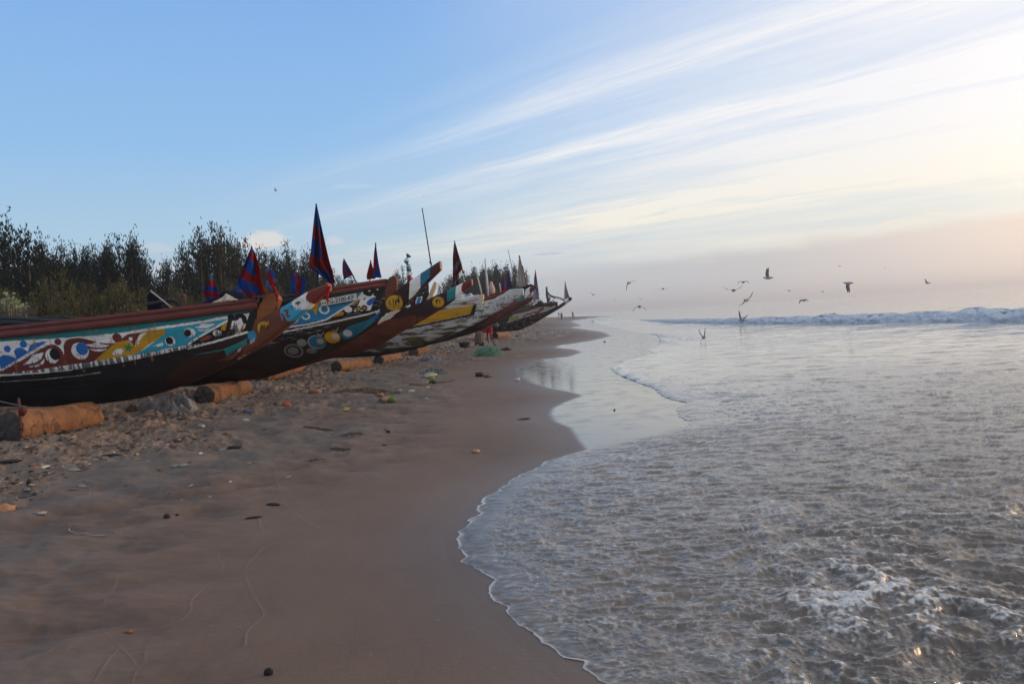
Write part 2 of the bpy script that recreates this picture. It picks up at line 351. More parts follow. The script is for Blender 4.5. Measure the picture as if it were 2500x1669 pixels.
m, t, b = base_mat('sand')
a = t.new('ShaderNodeAttribute', attribute_name='Col'); a2 = t.new('ShaderNodeAttribute', attribute_name='Wet')
s2 = t.new('ShaderNodeSeparateColor'); t.l.new(a2.outputs[0], s2.inputs[0]); wt, rg, dp = s2.outputs[0], s2.outputs[1], s2.outputs[2]
tc = t.new('ShaderNodeTexCoord'); v = tc.outputs['Object']
g = t.noise(v, 130, 4, .75); g2 = t.noise(v, 34, 5, .65)
cc = t.mix(1.0, a.outputs[0], t.ramp(g, [(.3, .74), (.7, 1.22)]), 'MULTIPLY'); cc = t.mix(t.m('SUBTRACT', 1.0, wt), cc, t.mix(1.0, cc, t.ramp(g2, [(.3, .93), (.7, 1.06)]), 'MULTIPLY'))
sp = t.ss(t.noise(v, 38, 2, .5), .73, .76); cc = t.mix(t.m('MULTIPLY', sp, .35), cc, (.38, .33, .29))
t.put(b.inputs['Base Color'], cc)
ro = t.m('SUBTRACT', .74, t.m('MULTIPLY', dp, .30)); ro = t.m('ADD', ro, t.m('MULTIPLY', rg, .2)); rr = t.mix(wt, ro, t.m('ADD', .11, t.m('MULTIPLY', t.ss(t.noise(v, 2.2, 5, .6), .45, .7), .12)))
t.put(b.inputs['Roughness'], rr); t.put(b.inputs['Specular IOR Level'], t.mix(wt, .42, .9))
bn = t.new('ShaderNodeBump'); bn.inputs['Distance'].default_value = .01
t.put(bn.inputs['Strength'], t.m('ADD', t.m('MULTIPLY', t.m('SUBTRACT', 1.0, wt), t.m('ADD', .22, t.m('MULTIPLY', rg, .5))), .012)); t.put(bn.inputs['Height'], t.m('ADD', t.m('MULTIPLY', g2, .8), t.m('MULTIPLY', g, .18))); t.l.new(bn.outputs[0], b.inputs['Normal'])
sand = mk('sand', np.stack([x, y, z], 1), gridf(len(ry), len(cx)), m, None, c, True); tag(sand, kind='structure')
wa = np.ones((len(x), 4), np.float32); wa[:, 0] = wet; wa[:, 1] = r; wa[:, 2] = damp
sand.data.color_attributes.new('Wet', 'FLOAT_COLOR', 'POINT').data.foreach_set('color', wa.ravel())

# ---- water
ry = np.concatenate([[-150, -60, -20, -8, -3, 0, 1.2, 1.9], rows(.50, 2.4, 1500), [1800, 2500, 4000]])
cs = np.concatenate([[0, .0012, .0028, .005, .008, .012, .017, .023, .03], np.linspace(.038, 1.0, 880), [1.1, 1.3, 1.7, 2.5, 5]])
Yg = np.repeat(ry[:, None], len(cs), 1); w0 = wX(ry)+(.075*(np.abs(pn(ry*2.6, ry*0, 9))+.5*np.abs(pn(ry*6.3, ry*0, 19)))-.03)*np.clip(ry/6, .6, 1.6)+.010*pn(ry*19, ry*0, 29)
W1 = np.maximum(.72*np.maximum(ry, 2)+1.2, w0+1.0); Xg = w0[:, None]+(W1-w0)[:, None]*cs[None, :]; Xg[ry > 900] = np.clip(Xg[ry > 900], -4000, 4000)
x = Xg.ravel(); y = Yg.ravel(); dd = x-np.repeat(w0, len(cs))
e1 = sst(dd, -.02, .05); e2 = sst(dd, 0, .9); e3 = sst(dd, .5, 6)
px_ = x/np.maximum(y, 1)                                                    # how far right, as a slope
turb = sst(px_, .12, .5)*sst(y, 9.5, 3.0)                                   # churning wash in the near right
nearf = sst(y, 24, 11)
wx = x+.14*fbm(x*1.1, y*1.1, 2, 301); wy = y+.14*fbm(x*1.1, y*1.1, 2, 311)
def ridge(f, s, o=3, ax=1.0):
    n = fbm(wx*f, wy*f*ax, o, s); return 1-np.abs(n)*1.7
an = lambda f, s, o=3, k=2.2: fbm(wx*f, wy*f*k, o, s)
h = .0030*ridge(8, 401, 3, 1.6)*e1*nearf
h += .015*(ridge(2.1, 411, 3, 2.2)-.4)*e2*nearf + .006*an(6, 421, 4, 1.7)*e1*nearf + .0022*fbm(x*22, y*26, 3, 423)*e1*nearf
h += .006*fbm(wx*.8, wy*1.7, 3, 431)*e3*sst(y, 90, 35)+.045*np.clip(fbm(wx*.55, wy*1.5, 3, 433)-.30, 0, 1)*e3*sst(y, 60, 30)
h += .020*np.clip(fbm(wx*1.5, wy*3.4, 3, 436)-.12, 0, 1)*e2*sst(y, 7, 11)*sst(y, 30, 18)
big = fbm(wx*.9+3, wy*.9, 3, 441); h += turb*(.045*(ridge(1.3, 451, 3, 1.5)-.35)+.045*big)
h += turb*.016*(ridge(4.2, 461, 4, 1.4)-.40)+turb*.006*fbm(x*14, y*15, 3, 466)+turb*.03
h += .05*fbm(x*.22, y*.30, 3, 471)*sst(y, 18, 40)*e3
tw = np.clip(y/9., .35, 2.)
z = .0015+.010*tw*sst(dd, 0, .16)+h
# foam: the lacy rim of the wash and the crests of the churn
lip = sst(dd, np.maximum(.014, .036+.045*pn(x*5, y*5, 4))*tw, .003*tw)*sst(y, 16, 10)*np.clip(.75+1.1*fbm(x*1.9, y*1.9, 2, 481), 0.10, 1); z += .008*np.clip(lip, 0, 1)*(.7+.5*pn(x*22, y*22, 5))*sst(dd, -.002, .012)
cr = ridge(2.1, 411, 3, 2.2)*.5+.5*ridge(8, 401, 3, 1.6)
foam = .34*sst(cr, .84, 1.0)*nearf*e1+turb*1.25*sst(ridge(1.3, 451, 3, 1.5)*.55+ridge(4.2, 461, 4, 1.4)*.5+.35*big+.25*fbm(x*30, y*30, 2, 467), .78, 1.15)+nearf*.30*sst(fbm(x*26, y*16, 3, 491)+.5*fbm(x*4, y*3, 2, 492), .25, .75)
foam += .28*sst(fbm(x*1.3, y*1.1, 4, 501)+.7*fbm(x*14, y*14, 3, 505), .45, 1.0)*sst(y, 4, 8)*sst(y, 22, 10)*e2
fr = sst(dd, 1.5, .0)*sst(y, 12, 18)*sst(y, 48, 34); foam += .22*fr*sst(fbm(x*6, y*6, 3, 511), .1, .5); z += (.030*fr*np.clip(fbm(x*3, y*3, 3, 521)+.1, 0, 1)+.012*fr)*e1
for (a, b_, ra, rb, am) in [(1635,824,26,11,.95),(1610,835,22,9,.9),(1470,784,30,3,.7),(1650,963,40,9,.45),(1700,968,30,6,.4)]:   # little spilling crests on the shore break
    p = at_z(a, b_, 0); qx = at_z(a+ra, b_-ra*.061, 0); qy = at_z(a, b_-rb, 0)
    g_ = np.exp(-((x-p[0])/(qx[0]-p[0]))**2-((y-p[1])/(qy[1]-p[1]))**2); g_ = g_*np.clip(.75+.8*fbm(x*2.5, y*1.2, 3, a), 0, 1.2)
    foam += am*1.5*g_; z += g_*(.12 if p[1] > 24 else .035)*(p[1]/40)*e1
foam += .40*sst(fbm(x*.13, y*.42, 4, 541)+.35*fbm(x*1.1, y*2.2, 3, 545), .22, .60)*sst(y, 20, 30)*sst(y, 85, 55)*e3
foam *= .55+.75*np.clip(.5+fbm(x*34, y*30, 3, 547), 0, 1)
foam = np.clip(foam*e1+lip, 0, 1)
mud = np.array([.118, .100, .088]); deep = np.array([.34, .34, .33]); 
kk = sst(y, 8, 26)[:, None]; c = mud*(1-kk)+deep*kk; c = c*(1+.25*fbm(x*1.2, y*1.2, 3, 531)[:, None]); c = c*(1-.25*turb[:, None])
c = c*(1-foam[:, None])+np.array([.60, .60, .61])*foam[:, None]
m, t, b = base_mat('sea_water')
a = t.new('ShaderNodeAttribute', attribute_name='Col'); t.put(b.inputs['Base Color'], a.outputs[0])
a2 = t.new('ShaderNodeAttribute', attribute_name='Wet'); s2 = t.new('ShaderNodeSeparateColor'); t.l.new(a2.outputs[0], s2.inputs[0])
t.put(b.inputs['Roughness'], t.m('ADD', .085, t.m('MULTIPLY', s2.outputs[0], .5))); b.inputs['IOR'].default_value = 1.34; b.inputs['Specular IOR Level'].default_value = 1.0
tc = t.new('ShaderNodeTexCoord'); mp = t.new('ShaderNodeMapping'); t.l.new(tc.outputs['Object'], mp.inputs[0]); mp.inputs['Scale'].default_value = (1, 1.5, 1)
h1 = t.noise(mp.outputs[0], 42, 6, .72, .3); mp.inputs['Scale'].default_value = (.55, 1.5, 1); h2 = t.ss(t.noise(mp.outputs[0], 1.7, 5, .62, .3), .56, .80); h3 = t.ss(t.noise(mp.outputs[0], .55, 5, .6, .3), .50, .85)
hh = t.m('ADD', t.m('ADD', t.m('MULTIPLY', t.m('MULTIPLY', h1, s2.outputs[1]), .016), t.m('MULTIPLY', t.m('MULTIPLY', h2, s2.outputs[2]), .26)), t.m('MULTIPLY', h3, .08))
bn = t.new('ShaderNodeBump'); bn.inputs['Strength'].default_value = 1.0; bn.inputs['Distance'].default_value = 1.0
s3 = t.new('ShaderNodeAttribute', attribute_name='Amp'); hh = t.m('MULTIPLY', hh, s3.outputs[2])
t.put(bn.inputs['Height'], hh); t.l.new(bn.outputs[0], b.inputs['Normal'])
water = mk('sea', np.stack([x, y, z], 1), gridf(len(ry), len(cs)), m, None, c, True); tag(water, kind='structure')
wa = np.ones((len(x), 4), np.float32); wa[:, 0] = foam; wa[:, 1] = sst(y, 26, 8); wa[:, 2] = sst(y, 6, 16)
water.data.color_attributes.new('Wet', 'FLOAT_COLOR', 'POINT').data.foreach_set('color', wa.ravel())
wa = np.ones((len(x), 4), np.float32); wa[:, :3] = (.25+.75*e3)[:, None]*.5
water.data.color_attributes.new('Amp', 'FLOAT_COLOR', 'POINT').data.foreach_set('color', wa.ravel())

# ---- the breaking wave: a tumbling roll of foam along the sand bar, smooth green-grey shoulder at its right end
def breaker(name, base_px, tops, hs, seed, nu=900, nv=46, foamy=1.0, smoothend=None):
    P = np.array([at_z(a, b, 0) for a, b in base_px]); uu = np.linspace(0, len(P)-1, nu); Px = np.interp(uu, range(len(P)), P[:, 0]); Py = np.interp(uu, range(len(P)), P[:, 1])
    H = np.interp(uu, range(len(P)), hs); T_ = np.stack([np.gradient(Px), np.gradient(Py)], 1); T_ /= np.linalg.norm(T_, axis=1)[:, None]
    N = np.stack([-T_[:, 1], T_[:, 0]], 1); N *= np.sign((N@np.array([.5, 1.0])))[:, None]         # away from the shore
    s = np.linspace(0, 1, nv); S = np.cumsum(np.hypot(np.gradient(Px), np.gradient(Py)))
    prof_d = np.interp(s, [0, .12, .35, .55, .75, 1], [-.05, .05, .42, .9, 2.3, 5.6]); prof_h = np.interp(s, [0, .05, .2, .4, .55, .75, 1], [-.03, .12, .62, .95, 1.0, .55, -.03])
    Sg, sg = np.meshgrid(S, s, indexing='ij'); Hg = H[:, None]*(1+.22*fbm(S*.35, S*0, 3, seed)[:, None])
    D = prof_d[None]*Hg*1.15; Z = prof_h[None]*Hg
    fm = np.ones_like(Z)*foamy
    if smoothend is not None: fm = fm*sst(np.linspace(0, 1, nu), smoothend[0], smoothend[1])[:, None] if smoothend[0] < smoothend[1] else fm*sst(np.linspace(0, 1, nu), smoothend[0], smoothend[1])[:, None]
    lump = fbm(Sg*1.6, D*2.4+sg*3, 4, seed+3); lump2 = fbm(Sg*5.2, D*6, 3, seed+7)
    env = np.sin(np.pi*np.clip(sg, 0, 1))**.6*(.25+.75*fm)
    Z2 = Z+Hg*(.075*lump+.02*lump2)*env*np.where(sg > .7, .5, 1); D2 = D+Hg*(.20*fbm(Sg*1.3, sg*4, 3, seed+11)+.03*lump2)*env-.18*Hg*fm*np.exp(-((sg-.12)/.12)**2)*np.clip(lump+.4, 0, 1)
    X = Px[:, None]+N[:, 0][:, None]*D2; Y = Py[:, None]+N[:, 1][:, None]*D2
    f = fm*sst(.8-sg+.5*lump, .05, .35); f = np.clip(f, 0, 1)[..., None]
    c = f*np.array([.62, .68, .76])+(1-f)*np.array([.13, .145, .145])
    return mk(name, np.stack([X, Y, Z2], -1).reshape(-1, 3), gridf(nu, nv), foam_mat(), None, c.reshape(-1, 3), True)
def foam_mat():
    if 'foam' in MATS: return MATS['foam']
    m, t, b = base_mat('sea_foam'); a = t.new('ShaderNodeAttribute', attribute_name='Col'); s = t.new('ShaderNodeSeparateColor'); t.l.new(a.outputs[0], s.inputs[0])
    v = t.new('ShaderNodeTexCoord').outputs['Object']; n = t.noise(v, 5, 6, .7)
    t.put(b.inputs['Base Color'], t.mix(1.0, a.outputs[0], t.ramp(n, [(.3, .88), (.7, 1.05)]), 'MULTIPLY')); t.put(b.inputs['Roughness'], t.ss(s.outputs[0], .15, .6, .12, .8))
    bn = t.new('ShaderNodeBump'); bn.inputs['Strength'].default_value = .7; bn.inputs['Distance'].default_value = .05; t.put(bn.inputs['Height'], n); t.l.new(bn.outputs[0], b.inputs['Normal']); MATS['foam'] = m; return m
wv = breaker('breaking_wave', [(1563,782),(1640,788),(1780,790),(1950,791),(2100,789),(2250,787),(2400,787),(2560,786),(2750,784)], None, [.10,.36,.44,.52,.55,.56,.62,.66,.70], 601, smoothend=(.97, .80)); tag(wv, kind='structure')
False and breaker('distant_swell', [(1590,771),(1680,769),(1760,760),(1860,755)], None, [.1,.55,.4,.1], 651, 240, 24, .25)
# ================================================================== boats
def c1(x, y): return (x/2.904, 560+y/2.904)
def c2(x, y): return (400+x/3.564, 560+y/3.564)
def c3(x, y): return (700+x/3.564, 480+y/3.564)
def c4(x, y): return (960+x/4.356, 560+y/4.356)
def cc_(f, P): return [f(*p) for p in P]
def inpoly(P, x, y):
    r = np.zeros(x.shape, bool); n = len(P); j = n-1
    for i in range(n):
        xi, yi = P[i]; xj, yj = P[j]
        if yi != yj:
            k = ((yi > y) != (yj > y)) & (x < (xj-xi)*(y-yi)/(yj-yi)+xi); r ^= k
        j = i
    return r
BLACK = (.012, .011, .012); WHITE = (.80, .79, .75); TEAL = (.02, .20, .20); TURQ = (.03, .33, .44); BLUE = (.022, .14, .44); MAROON = (.15, .032, .026)
MUST = (.52, .28, .014); RAIL = (.15, .040, .032); RUST = (.14, .045, .02); DKBR = (.040, .015, .012); GREEN = (.05, .19, .08)
class Boat:
    """a long dugout fishing pirogue; u runs along it to the bow, v across (away from the camera), w up"""
    def __init__(s, Y, yaw, bmax=.78, tail=8.0, ntop=None):
        s.yaw = math.radians(yaw); s.a = np.array([math.cos(s.yaw), math.sin(s.yaw), 0]); s.n = np.array([-math.sin(s.yaw), math.cos(s.yaw), 0])
        s.O = np.array([0, Y, 0.]); s.bmax = bmax; s.tail = tail; s.us = 0; s.ustern = -99
    def W(s, u, v, w_): return s.O+np.multiply.outer(u, s.a)+np.multiply.outer(v, s.n)+np.multiply.outer(w_, np.array([0, 0, 1.]))
    def b(s, u):
        u = np.asarray(u, float)
        f = s.bmax*(1-np.exp(-np.maximum(s.us-u, 0)/1.9))+.085
        return f*np.clip(1-np.exp(-np.maximum(u-s.ustern, 0)/1.9), .1, 1)
    def hit(s, px, py, v):
        d = ray(px, py); k = (v-(C0-s.O)@s.n)/(d@s.n); P = C0+d*k-s.O; return P@s.a, P[2]
    def uw(s, px, py, k=1.0):
        v = -k*.4
        for _ in range(7):
            u, w_ = s.hit(px, py, v); v = -k*float(s.b(u))
        return u, w_
    def curves(s, gun, keel, btop):
        s.us = s.hit(*gun[-1], -.085)[0]; s.ustern = s.us-s.tail-6
        g = np.array([s.uw(*p) for p in gun]); k = []
        for p in keel:
            u, w_ = s.uw(*p, k=.0)
            q = max(0, min(1, (s.us-u)/3)); k.append(s.uw(*p, k=.45*q))
        k = np.array(k); bt = np.array([s.hit(*p, -.08) for p in btop])
        s.utip = max(bt[-1][0], k[-1][0])
        # towards the stern the hull runs on past what can be seen and sweeps up again
        ul = s.us-s.tail; L = min(g[0][0], k[0][0]); gw = g[0][1]; kw = k[0][1]
        gx = [ul-4.5, ul-3, ul-1.5, ul]+([] if g[0][0] < ul+.3 else []); 
        s.ustern = ul-4.5
        s.gu = np.array(gx+list(g[:, 0])); s.gw = np.array([gw+.02, gw-.02, gw-.02, gw-.01]+list(g[:, 1]))
        s.ku = np.array(gx+list(k[:, 0])); s.kw = np.array([kw+.55, kw+.2, kw+.03, kw-.0]+list(k[:, 1]))
        s.bu = bt[:, 0]; s.bw = bt[:, 1]
        def cl(x, y):
            o = np.argsort(x); x = x[o]; y = y[o]; f = np.linspace(x[0], x[-1], 400); v = np.interp(f, x, y); q = np.pad(v, 8, mode='reflect', reflect_type='odd'); v = np.convolve(q, np.ones(17)/17, 'valid'); return lambda u: np.interp(u, f, v)
        s.G = cl(s.gu, s.gw); s.K = cl(s.ku, s.kw); s.T = cl(s.bu, s.bw); s.u0 = s.ustern
    def hull(s, parent, painter, nu=500, nv=110, ue=None):
        ue = s.us if ue is None else ue
        u = np.concatenate([np.linspace(s.ustern, ue-s.tail*.95, 60), np.linspace(ue-s.tail*.95, ue, nu)[1:]])
        g = s.G(u); k = np.minimum(s.K(u), g-.12); b = s.b(u); t = np.linspace(0, 1, nv)
        tt = np.concatenate([t, t[::-1][1:]]); sg = np.concatenate([-np.ones(nv), np.ones(nv-1)])
        q = (1-tt**2.8)**.62*(1-.16*tt)
        v = b[:, None]*q[None]*sg[None]; w_ = g[:, None]+(k-g)[:, None]*tt[None]
        for pl in (.26, .50, .74): v += sg[None]*-.006*np.exp(-((tt-pl)/.006)**2)[None]          # plank seams
        V = s.W(np.repeat(u[:, None], len(tt), 1), v, w_).reshape(-1, 3)
        uu = np.repeat(u, len(tt)); ww = w_.ravel(); tg = np.tile(tt, len(u)); c = painter(uu, ww, tg)
        mk('hull', V, gridf(len(u), len(tt)), PAINT, parent, c, True)
        # inner lining
        us_ = np.linspace(s.ustern+.05, ue-.02, 60); ti = np.linspace(0, 1, 9); tt = np.concatenate([ti, ti[::-1][1:]]); sg = np.concatenate([-np.ones(9), np.ones(8)])
        g = s.G(us_)-.004; k = np.minimum(s.K(us_)+.10, g-.06); b = np.maximum(s.b(us_)-.045, .01); q = (1-tt**2.8)**.62*(1-.16*tt)
        V = s.W(np.repeat(us_[:, None], 17, 1), b[:, None]*q[None]*sg[None], g[:, None]+(k-g)[:, None]*tt[None]).reshape(-1, 3)
        mk('lining', V, gridf(60, 17)[:, ::-1].copy(), WOODG, parent, None, True)
    def rail(s, parent, col, hgt=.16, ue=None, ustart=None, name='gunwale', proud=.035, colf=None):
        ue = s.us if ue is None else ue; u = np.linspace(s.ustern, ue, 130)
        for sgn in (-1, 1):
            b = s.b(u); g = s.G(u); V = []
            prof = [(-.05, .022), (proud, .022), (proud, -.045), (proud-.014, -.052), (proud-.014, -.062), (proud-.004, -.068), (proud-.004, -hgt), (-.0, -hgt), (-.0, -.02), (-.05, -.02)]
            for dv, dw in prof: V.append(s.W(u, sgn*(b+dv), g+dw))
            V = np.stack(V, 1).reshape(-1, 3); n = len(prof); F = []
            i = np.arange(129)[:, None]*n+np.arange(n)[None]; j = np.arange(129)[:, None]*n+((np.arange(n)+1) % n)[None]
            F = np.stack([i, j, j+n, i+n], -1).reshape(-1, 4); F = F[:, ::-1].copy() if sgn > 0 else F
            uu = np.repeat(u, n); c = np.array(col)[None]*(1+.25*fbm(uu*3, uu*0, 3, 7)[:, None])
            if colf is not None: c = colf(uu, c)
            mk(name, V, F, PAINT2, parent, c)
    def beam(s, parent, painter, us0, half=.10, nu=420, nv=40, endcol=(.2, .09, .06), name='prow_beam'):
        u = np.linspace(us0, s.utip, nu); T_ = s.T(u); K_ = s.K(u)-.006; 
        h = half*np.interp(u, [us0, s.us, s.utip], [.6, 1.0, .95])
        th = np.linspace(0, 2*np.pi, nv, endpoint=False); cx = np.sign(np.cos(th))*np.abs(np.cos(th))**.45; sx_ = np.sign(np.sin(th))*np.abs(np.sin(th))**.55
        mid = (T_+K_)/2; hh = np.maximum((T_-K_)/2, .03)
        v = -h[:, None]*cx[None]; w_ = mid[:, None]+hh[:, None]*sx_[None]
        uu = np.repeat(u[:, None], nv, 1); V = s.W(uu, v, w_).reshape(-1, 3); c = painter(uu.ravel(), w_.ravel(), np.full(uu.size, .8))
        i = np.arange(nu-1)[:, None]*nv+np.arange(nv)[None]; j = np.arange(nu-1)[:, None]*nv+((np.arange(nv)+1) % nv)[None]
        F = np.stack([i, i+nv, j+nv, j], -1).reshape(-1, 4)
        mk(name, V, F, PAINT, parent, c, True)
        V2 = V.reshape(nu, nv, 3)[-1]; ctr = V2.mean(0); e = V2+(s.a*.012)
        MB().add(np.concatenate([V2, ctr+(V2-ctr)*.94+s.a*.014, [ctr+s.a*.015]]), [(k, (k+1) % nv, nv+(k+1) % nv, nv+k) for k in range(nv)]+[(nv+k, nv+(k+1) % nv, 2*nv) for k in range(nv)], endcol).build('end_grain', PAINT2, parent)
    def board(s, parent, poly, half, cols, name='stem_board', endcol=None):
        P = [s.hit(*p, -half) for p in poly]; u = np.array([p[0] for p in P]); w_ = np.array([p[1] for p in P])
        A = s.W(u, np.full(len(u), -half), w_); t = s.n*2*half
        o = MB().prism(A+t/2, t/2, cols).build(name, PAINT2, parent, bevel=.012)
        return o
    def place(s, label, group, contact_px=None, zbase=None):
        uc = s.us-2.4; p = s.W(uc, 0, 0); s.root = root('fishing_boat', (p[0], p[1], float(sand_z(p[0], p[1]))), label, 'boat', group); return s.root
class Painter:
    def __init__(s, boat, base, k=1.0): s.b = boat; s.base = base; s.ops = []; s.k = k; s.post = []
    def to(s, P): return np.array([s.b.uw(*p, k=s.k) for p in P])
    def poly(s, col, P, sm=0):
        Q = s.to(P)
        if sm: Q = smooth_pts(Q, sm, True)
        s.ops.append(('p', col, Q)); return s
    def ell(s, col, c, rx, ry, f, rot=0):
        t = np.linspace(0, 2*np.pi, 22, endpoint=False); X = rx*np.cos(t); Y = ry*np.sin(t); r = math.radians(rot)
        return s.poly(col, [f(c[0]+a*math.cos(r)-b*math.sin(r), c[1]+a*math.sin(r)+b*math.cos(r)) for a, b in zip(X, Y)])
    def line(s, col, P, wpx, sm=0):
        Q = s.to(P)
        if sm: Q = smooth_pts(Q, sm)
        s.ops.append(('l', col, Q, wpx)); return s
    def __call__(s, u, w_, t):
        # a slightly unsteady brush
        uj = u+.0022*fbm(u*14, w_*14, 2, 1); wj = w_+.0020*fbm(u*14+9, w_*14, 2, 2)
        c = np.empty((len(u), 3)); c[:] = s.base(u, w_, t) if callable(s.base) else s.base
        for o in s.ops:
            if callable(o[0]): c = o[0](u, w_, t, c); continue
            Q = o[2]; m_ = .1 if o[0] == 'l' else 0
            k = np.where((uj > Q[:, 0].min()-m_) & (uj < Q[:, 0].max()+m_) & (wj > Q[:, 1].min()-m_) & (wj < Q[:, 1].max()+m_))[0]
            if not len(k): continue
            x = uj[k]; y = wj[k]
            if o[0] == 'p': r = inpoly(Q, x, y)
            else:
                d = np.full(x.shape, 9.)
                for a, b in zip(Q[:-1], Q[1:]):
                    ab = b-a; q = np.clip(((x-a[0])*ab[0]+(y-a[1])*ab[1])/(ab@ab+1e-9), 0, 1); d = np.minimum(d, np.hypot(x-a[0]-q*ab[0], y-a[1]-q*ab[1]))
                r = d < o[3]/2
            c[k[r]] = o[1]
        return c
    def fn(s, f): s.ops.append((f,)); return s
PAINT = mat('weathered_boat_paint', attr=True, var=.28, vscale=5, chip=.04, chipcol=(.045, .028, .02), chipscale=9, bump=.35, bscale=26, rough=.55, stretch=(.35, 1, 1.4), spec=.25)
PAINT2 = mat('scuffed_painted_plank', attr=True, var=.32, vscale=9, chip=.16, chipcol=(.10, .085, .075), chipscale=12, bump=.4, bscale=30, rough=.6, stretch=(.3, 1, 1.2), spec=.3)
WOODG = mat('grey_weathered_wood', (.085, .075, .068), var=.4, vscale=6, bump=.4, stretch=(.2, 1, 1), rough=.8)
def grime(amt, colr, s0, fu=1.5, fw_=6, lo=.0, hi=.5):
    def f(u, w_, t, c):
        k = (amt*sst(fbm(u*fu, w_*fw_, 5, s0), lo, hi))[:, None]; return c*(1-k)+np.array(colr)*k
    return f
boats = []
# ---------------------------------------------------------------- boat 1
B1 = Boat(12.9, -6, .66, 6.2)
B1.curves([(-60,806),(0,800),(100,790),(200,779),(300,768),(400,757),(504,744),(560,738),(628,729)],
          cc_(c1, [(-150,1268),(100,1272),(350,1268),(640,1250),(900,1215),(1100,1170),(1300,1105),(1452,1040)])+cc_(c2, [(350,1290),(560,1172),(780,1055),(930,975),(1080,850),(1200,750),(1320,640),(1440,535)]),
          cc_(c2, [(560,1010),(780,830),(900,730),(1060,655),(1130,610),(1240,545),(1330,505),(1420,466)]))
def black(u, w_, t): return np.array(BLACK)[None]*(1+.5*fbm(u*1.2, w_*3, 3, 7)[:, None])+np.array([.03, .008, .003])*sst(u, B1.us-2.2, B1.us)[:, None]*(.6+.4*fbm(u*3, w_*7, 3, 8)[:, None])
p = Painter(B1, black)
p.poly(WHITE, cc_(c1, [(-400,1065),(-400,780),(300,770),(760,735),(1200,680),(1452,650),(1600,600),(1560,760),(1452,745),(1310,828),(960,915),(880,936),(700,965),(450,1004),(250,1024),(0,1044)]))
p.poly(BLUE, cc_(c1, [(-20,905),(40,893),(95,912),(85,870),(100,845),(140,838),(165,852),(185,866),(200,825),(250,802),(330,798),(250,850),(130,912),(60,955),(-20,1000)]), 3)
p.ell(BLUE, (40,848), 24, 25, c1); p.ell(BLUE, (157,813), 26, 26, c1)
p.poly(BLUE, cc_(c1, [(-400,1000),(-400,880),(-250,850),(-120,900),(-60,890),(-20,930),(-100,1010)]), 3); p.poly(MUST, cc_(c1, [(-380,860),(-300,810),(-180,800),(-240,850)]), 3)
p.poly(MAROON, cc_(c1, [(-60,1025),(130,930),(250,862),(330,820),(382,818),(420,850),(437,890),(441,820),(470,782),(540,768),(600,776),(680,797),(760,808),(820,798),(900,742),(1000,722),(955,790),(942,832),(920,800),(880,790),(800,822),(740,870),(650,932),(500,957),(300,988),(100,1012)]), 3)
p.line(WHITE, cc_(c1, [(-20,1000),(130,915),(330,803)]), .028)
p.ell(MAROON, (402,797), 25, 24, c1); p.ell(MAROON, (821,768), 34, 32, c1)
p.poly(WHITE, cc_(c1, [(130,965),(180,930),(205,900),(215,888),(295,872),(270,920),(230,945)]), 0); p.poly(WHITE, cc_(c1, [(175,974),(230,962),(270,940),(292,918),(285,950),(250,970),(210,980)]), 3)
p.ell(WHITE, (351,898), 48, 53, c1); p.ell(BLACK, (371,886), 36, 42, c1, -12)
p.ell(WHITE, (553,862), 63, 60, c1, 30); p.ell(BLUE, (568,846), 43, 46, c1, -15)
p.poly(WHITE, cc_(c1, [(590,816),(640,814),(680,795),(710,815),(775,822),(720,838),(650,836)])); p.poly(WHITE, cc_(c1, [(615,843),(660,853),(745,847),(700,864),(650,861)]), 2)
p.poly(MUST, cc_(c1, [(655,932),(700,890),(760,842),(820,800),(880,790),(930,808),(945,835),(958,790),(1000,728),(1100,708),(1200,692),(1290,685),(1265,720),(1255,788),(1235,752),(1180,745),(1120,777),(1050,812),(980,862),(930,888),(800,908)]), 3)
p.poly(WHITE, cc_(c1, [(780,890),(800,858),(840,844),(862,865),(850,886)]), 3)
p.poly(GREEN, [c1(897+(42 if i % 2 == 0 else 17)*math.sin(i*math.pi/5+.2), 840-(42 if i % 2 == 0 else 17)*math.cos(i*math.pi/5+.2)) for i in range(10)])
p.poly(WHITE, cc_(c1, [(963,817),(966,780),(985,745),(1036,728),(1000,762),(978,800)]), 3); p.ell(WHITE, (918,776), 14, 13, c1); p.ell(WHITE, (1227,719), 17, 15, c1, 20)
p.poly(TURQ, cc_(c1, [(930,888),(1000,855),(1080,800),(1140,755),(1190,740),(1235,755),(1257,790),(1265,728),(1290,690),(1452,652),(1600,610),(1590,640),(1480,735),(1400,782),(1310,828),(1250,832),(1100,865),(960,888)]))
p.poly(TURQ, cc_(c2, [(0,845),(300,800),(560,770),(570,785),(400,880),(260,960),(175,1020),(-40,1050),(0,900)]))
p.line(WHITE, cc_(c2, [(-40,1056),(0,1046),(175,1018),(250,962),(562,786)]), .030)
p.poly(TEAL, cc_(c1, [(-400,740),(300,728),(700,695),(1000,665),(1452,612)])+cc_(c2, [(300,730),(810,680),(790,705),(560,752),(0,838)])+cc_(c1, [(1000,714),(700,748),(500,765),(300,778),(0,794),(-400,800)]))
p.line(WHITE, cc_(c1, [(860,742),(950,724),(1200,688),(1452,652)])+cc_(c2, [(560,762)]), .042)
p.ell(WHITE, (1196,792), 37, 33, c1); p.ell(BLACK, (1190,789), 27, 27, c1); p.ell(WHITE, (1338,731), 41, 33, c1); p.ell(BLACK, (1322,735), 26, 26, c1)
p.poly(WHITE, cc_(c1, [(1073,825),(1140,802),(1150,820),(1082,839)]))
p.poly(WHITE, cc_(c2, [(260,851),(300,840),(330,820),(380,824),(445,820),(410,840),(370,856),(310,858)]), 2); p.poly(WHITE, cc_(c2, [(285,870),(345,874),(400,858),(360,882),(310,884)]), 2)
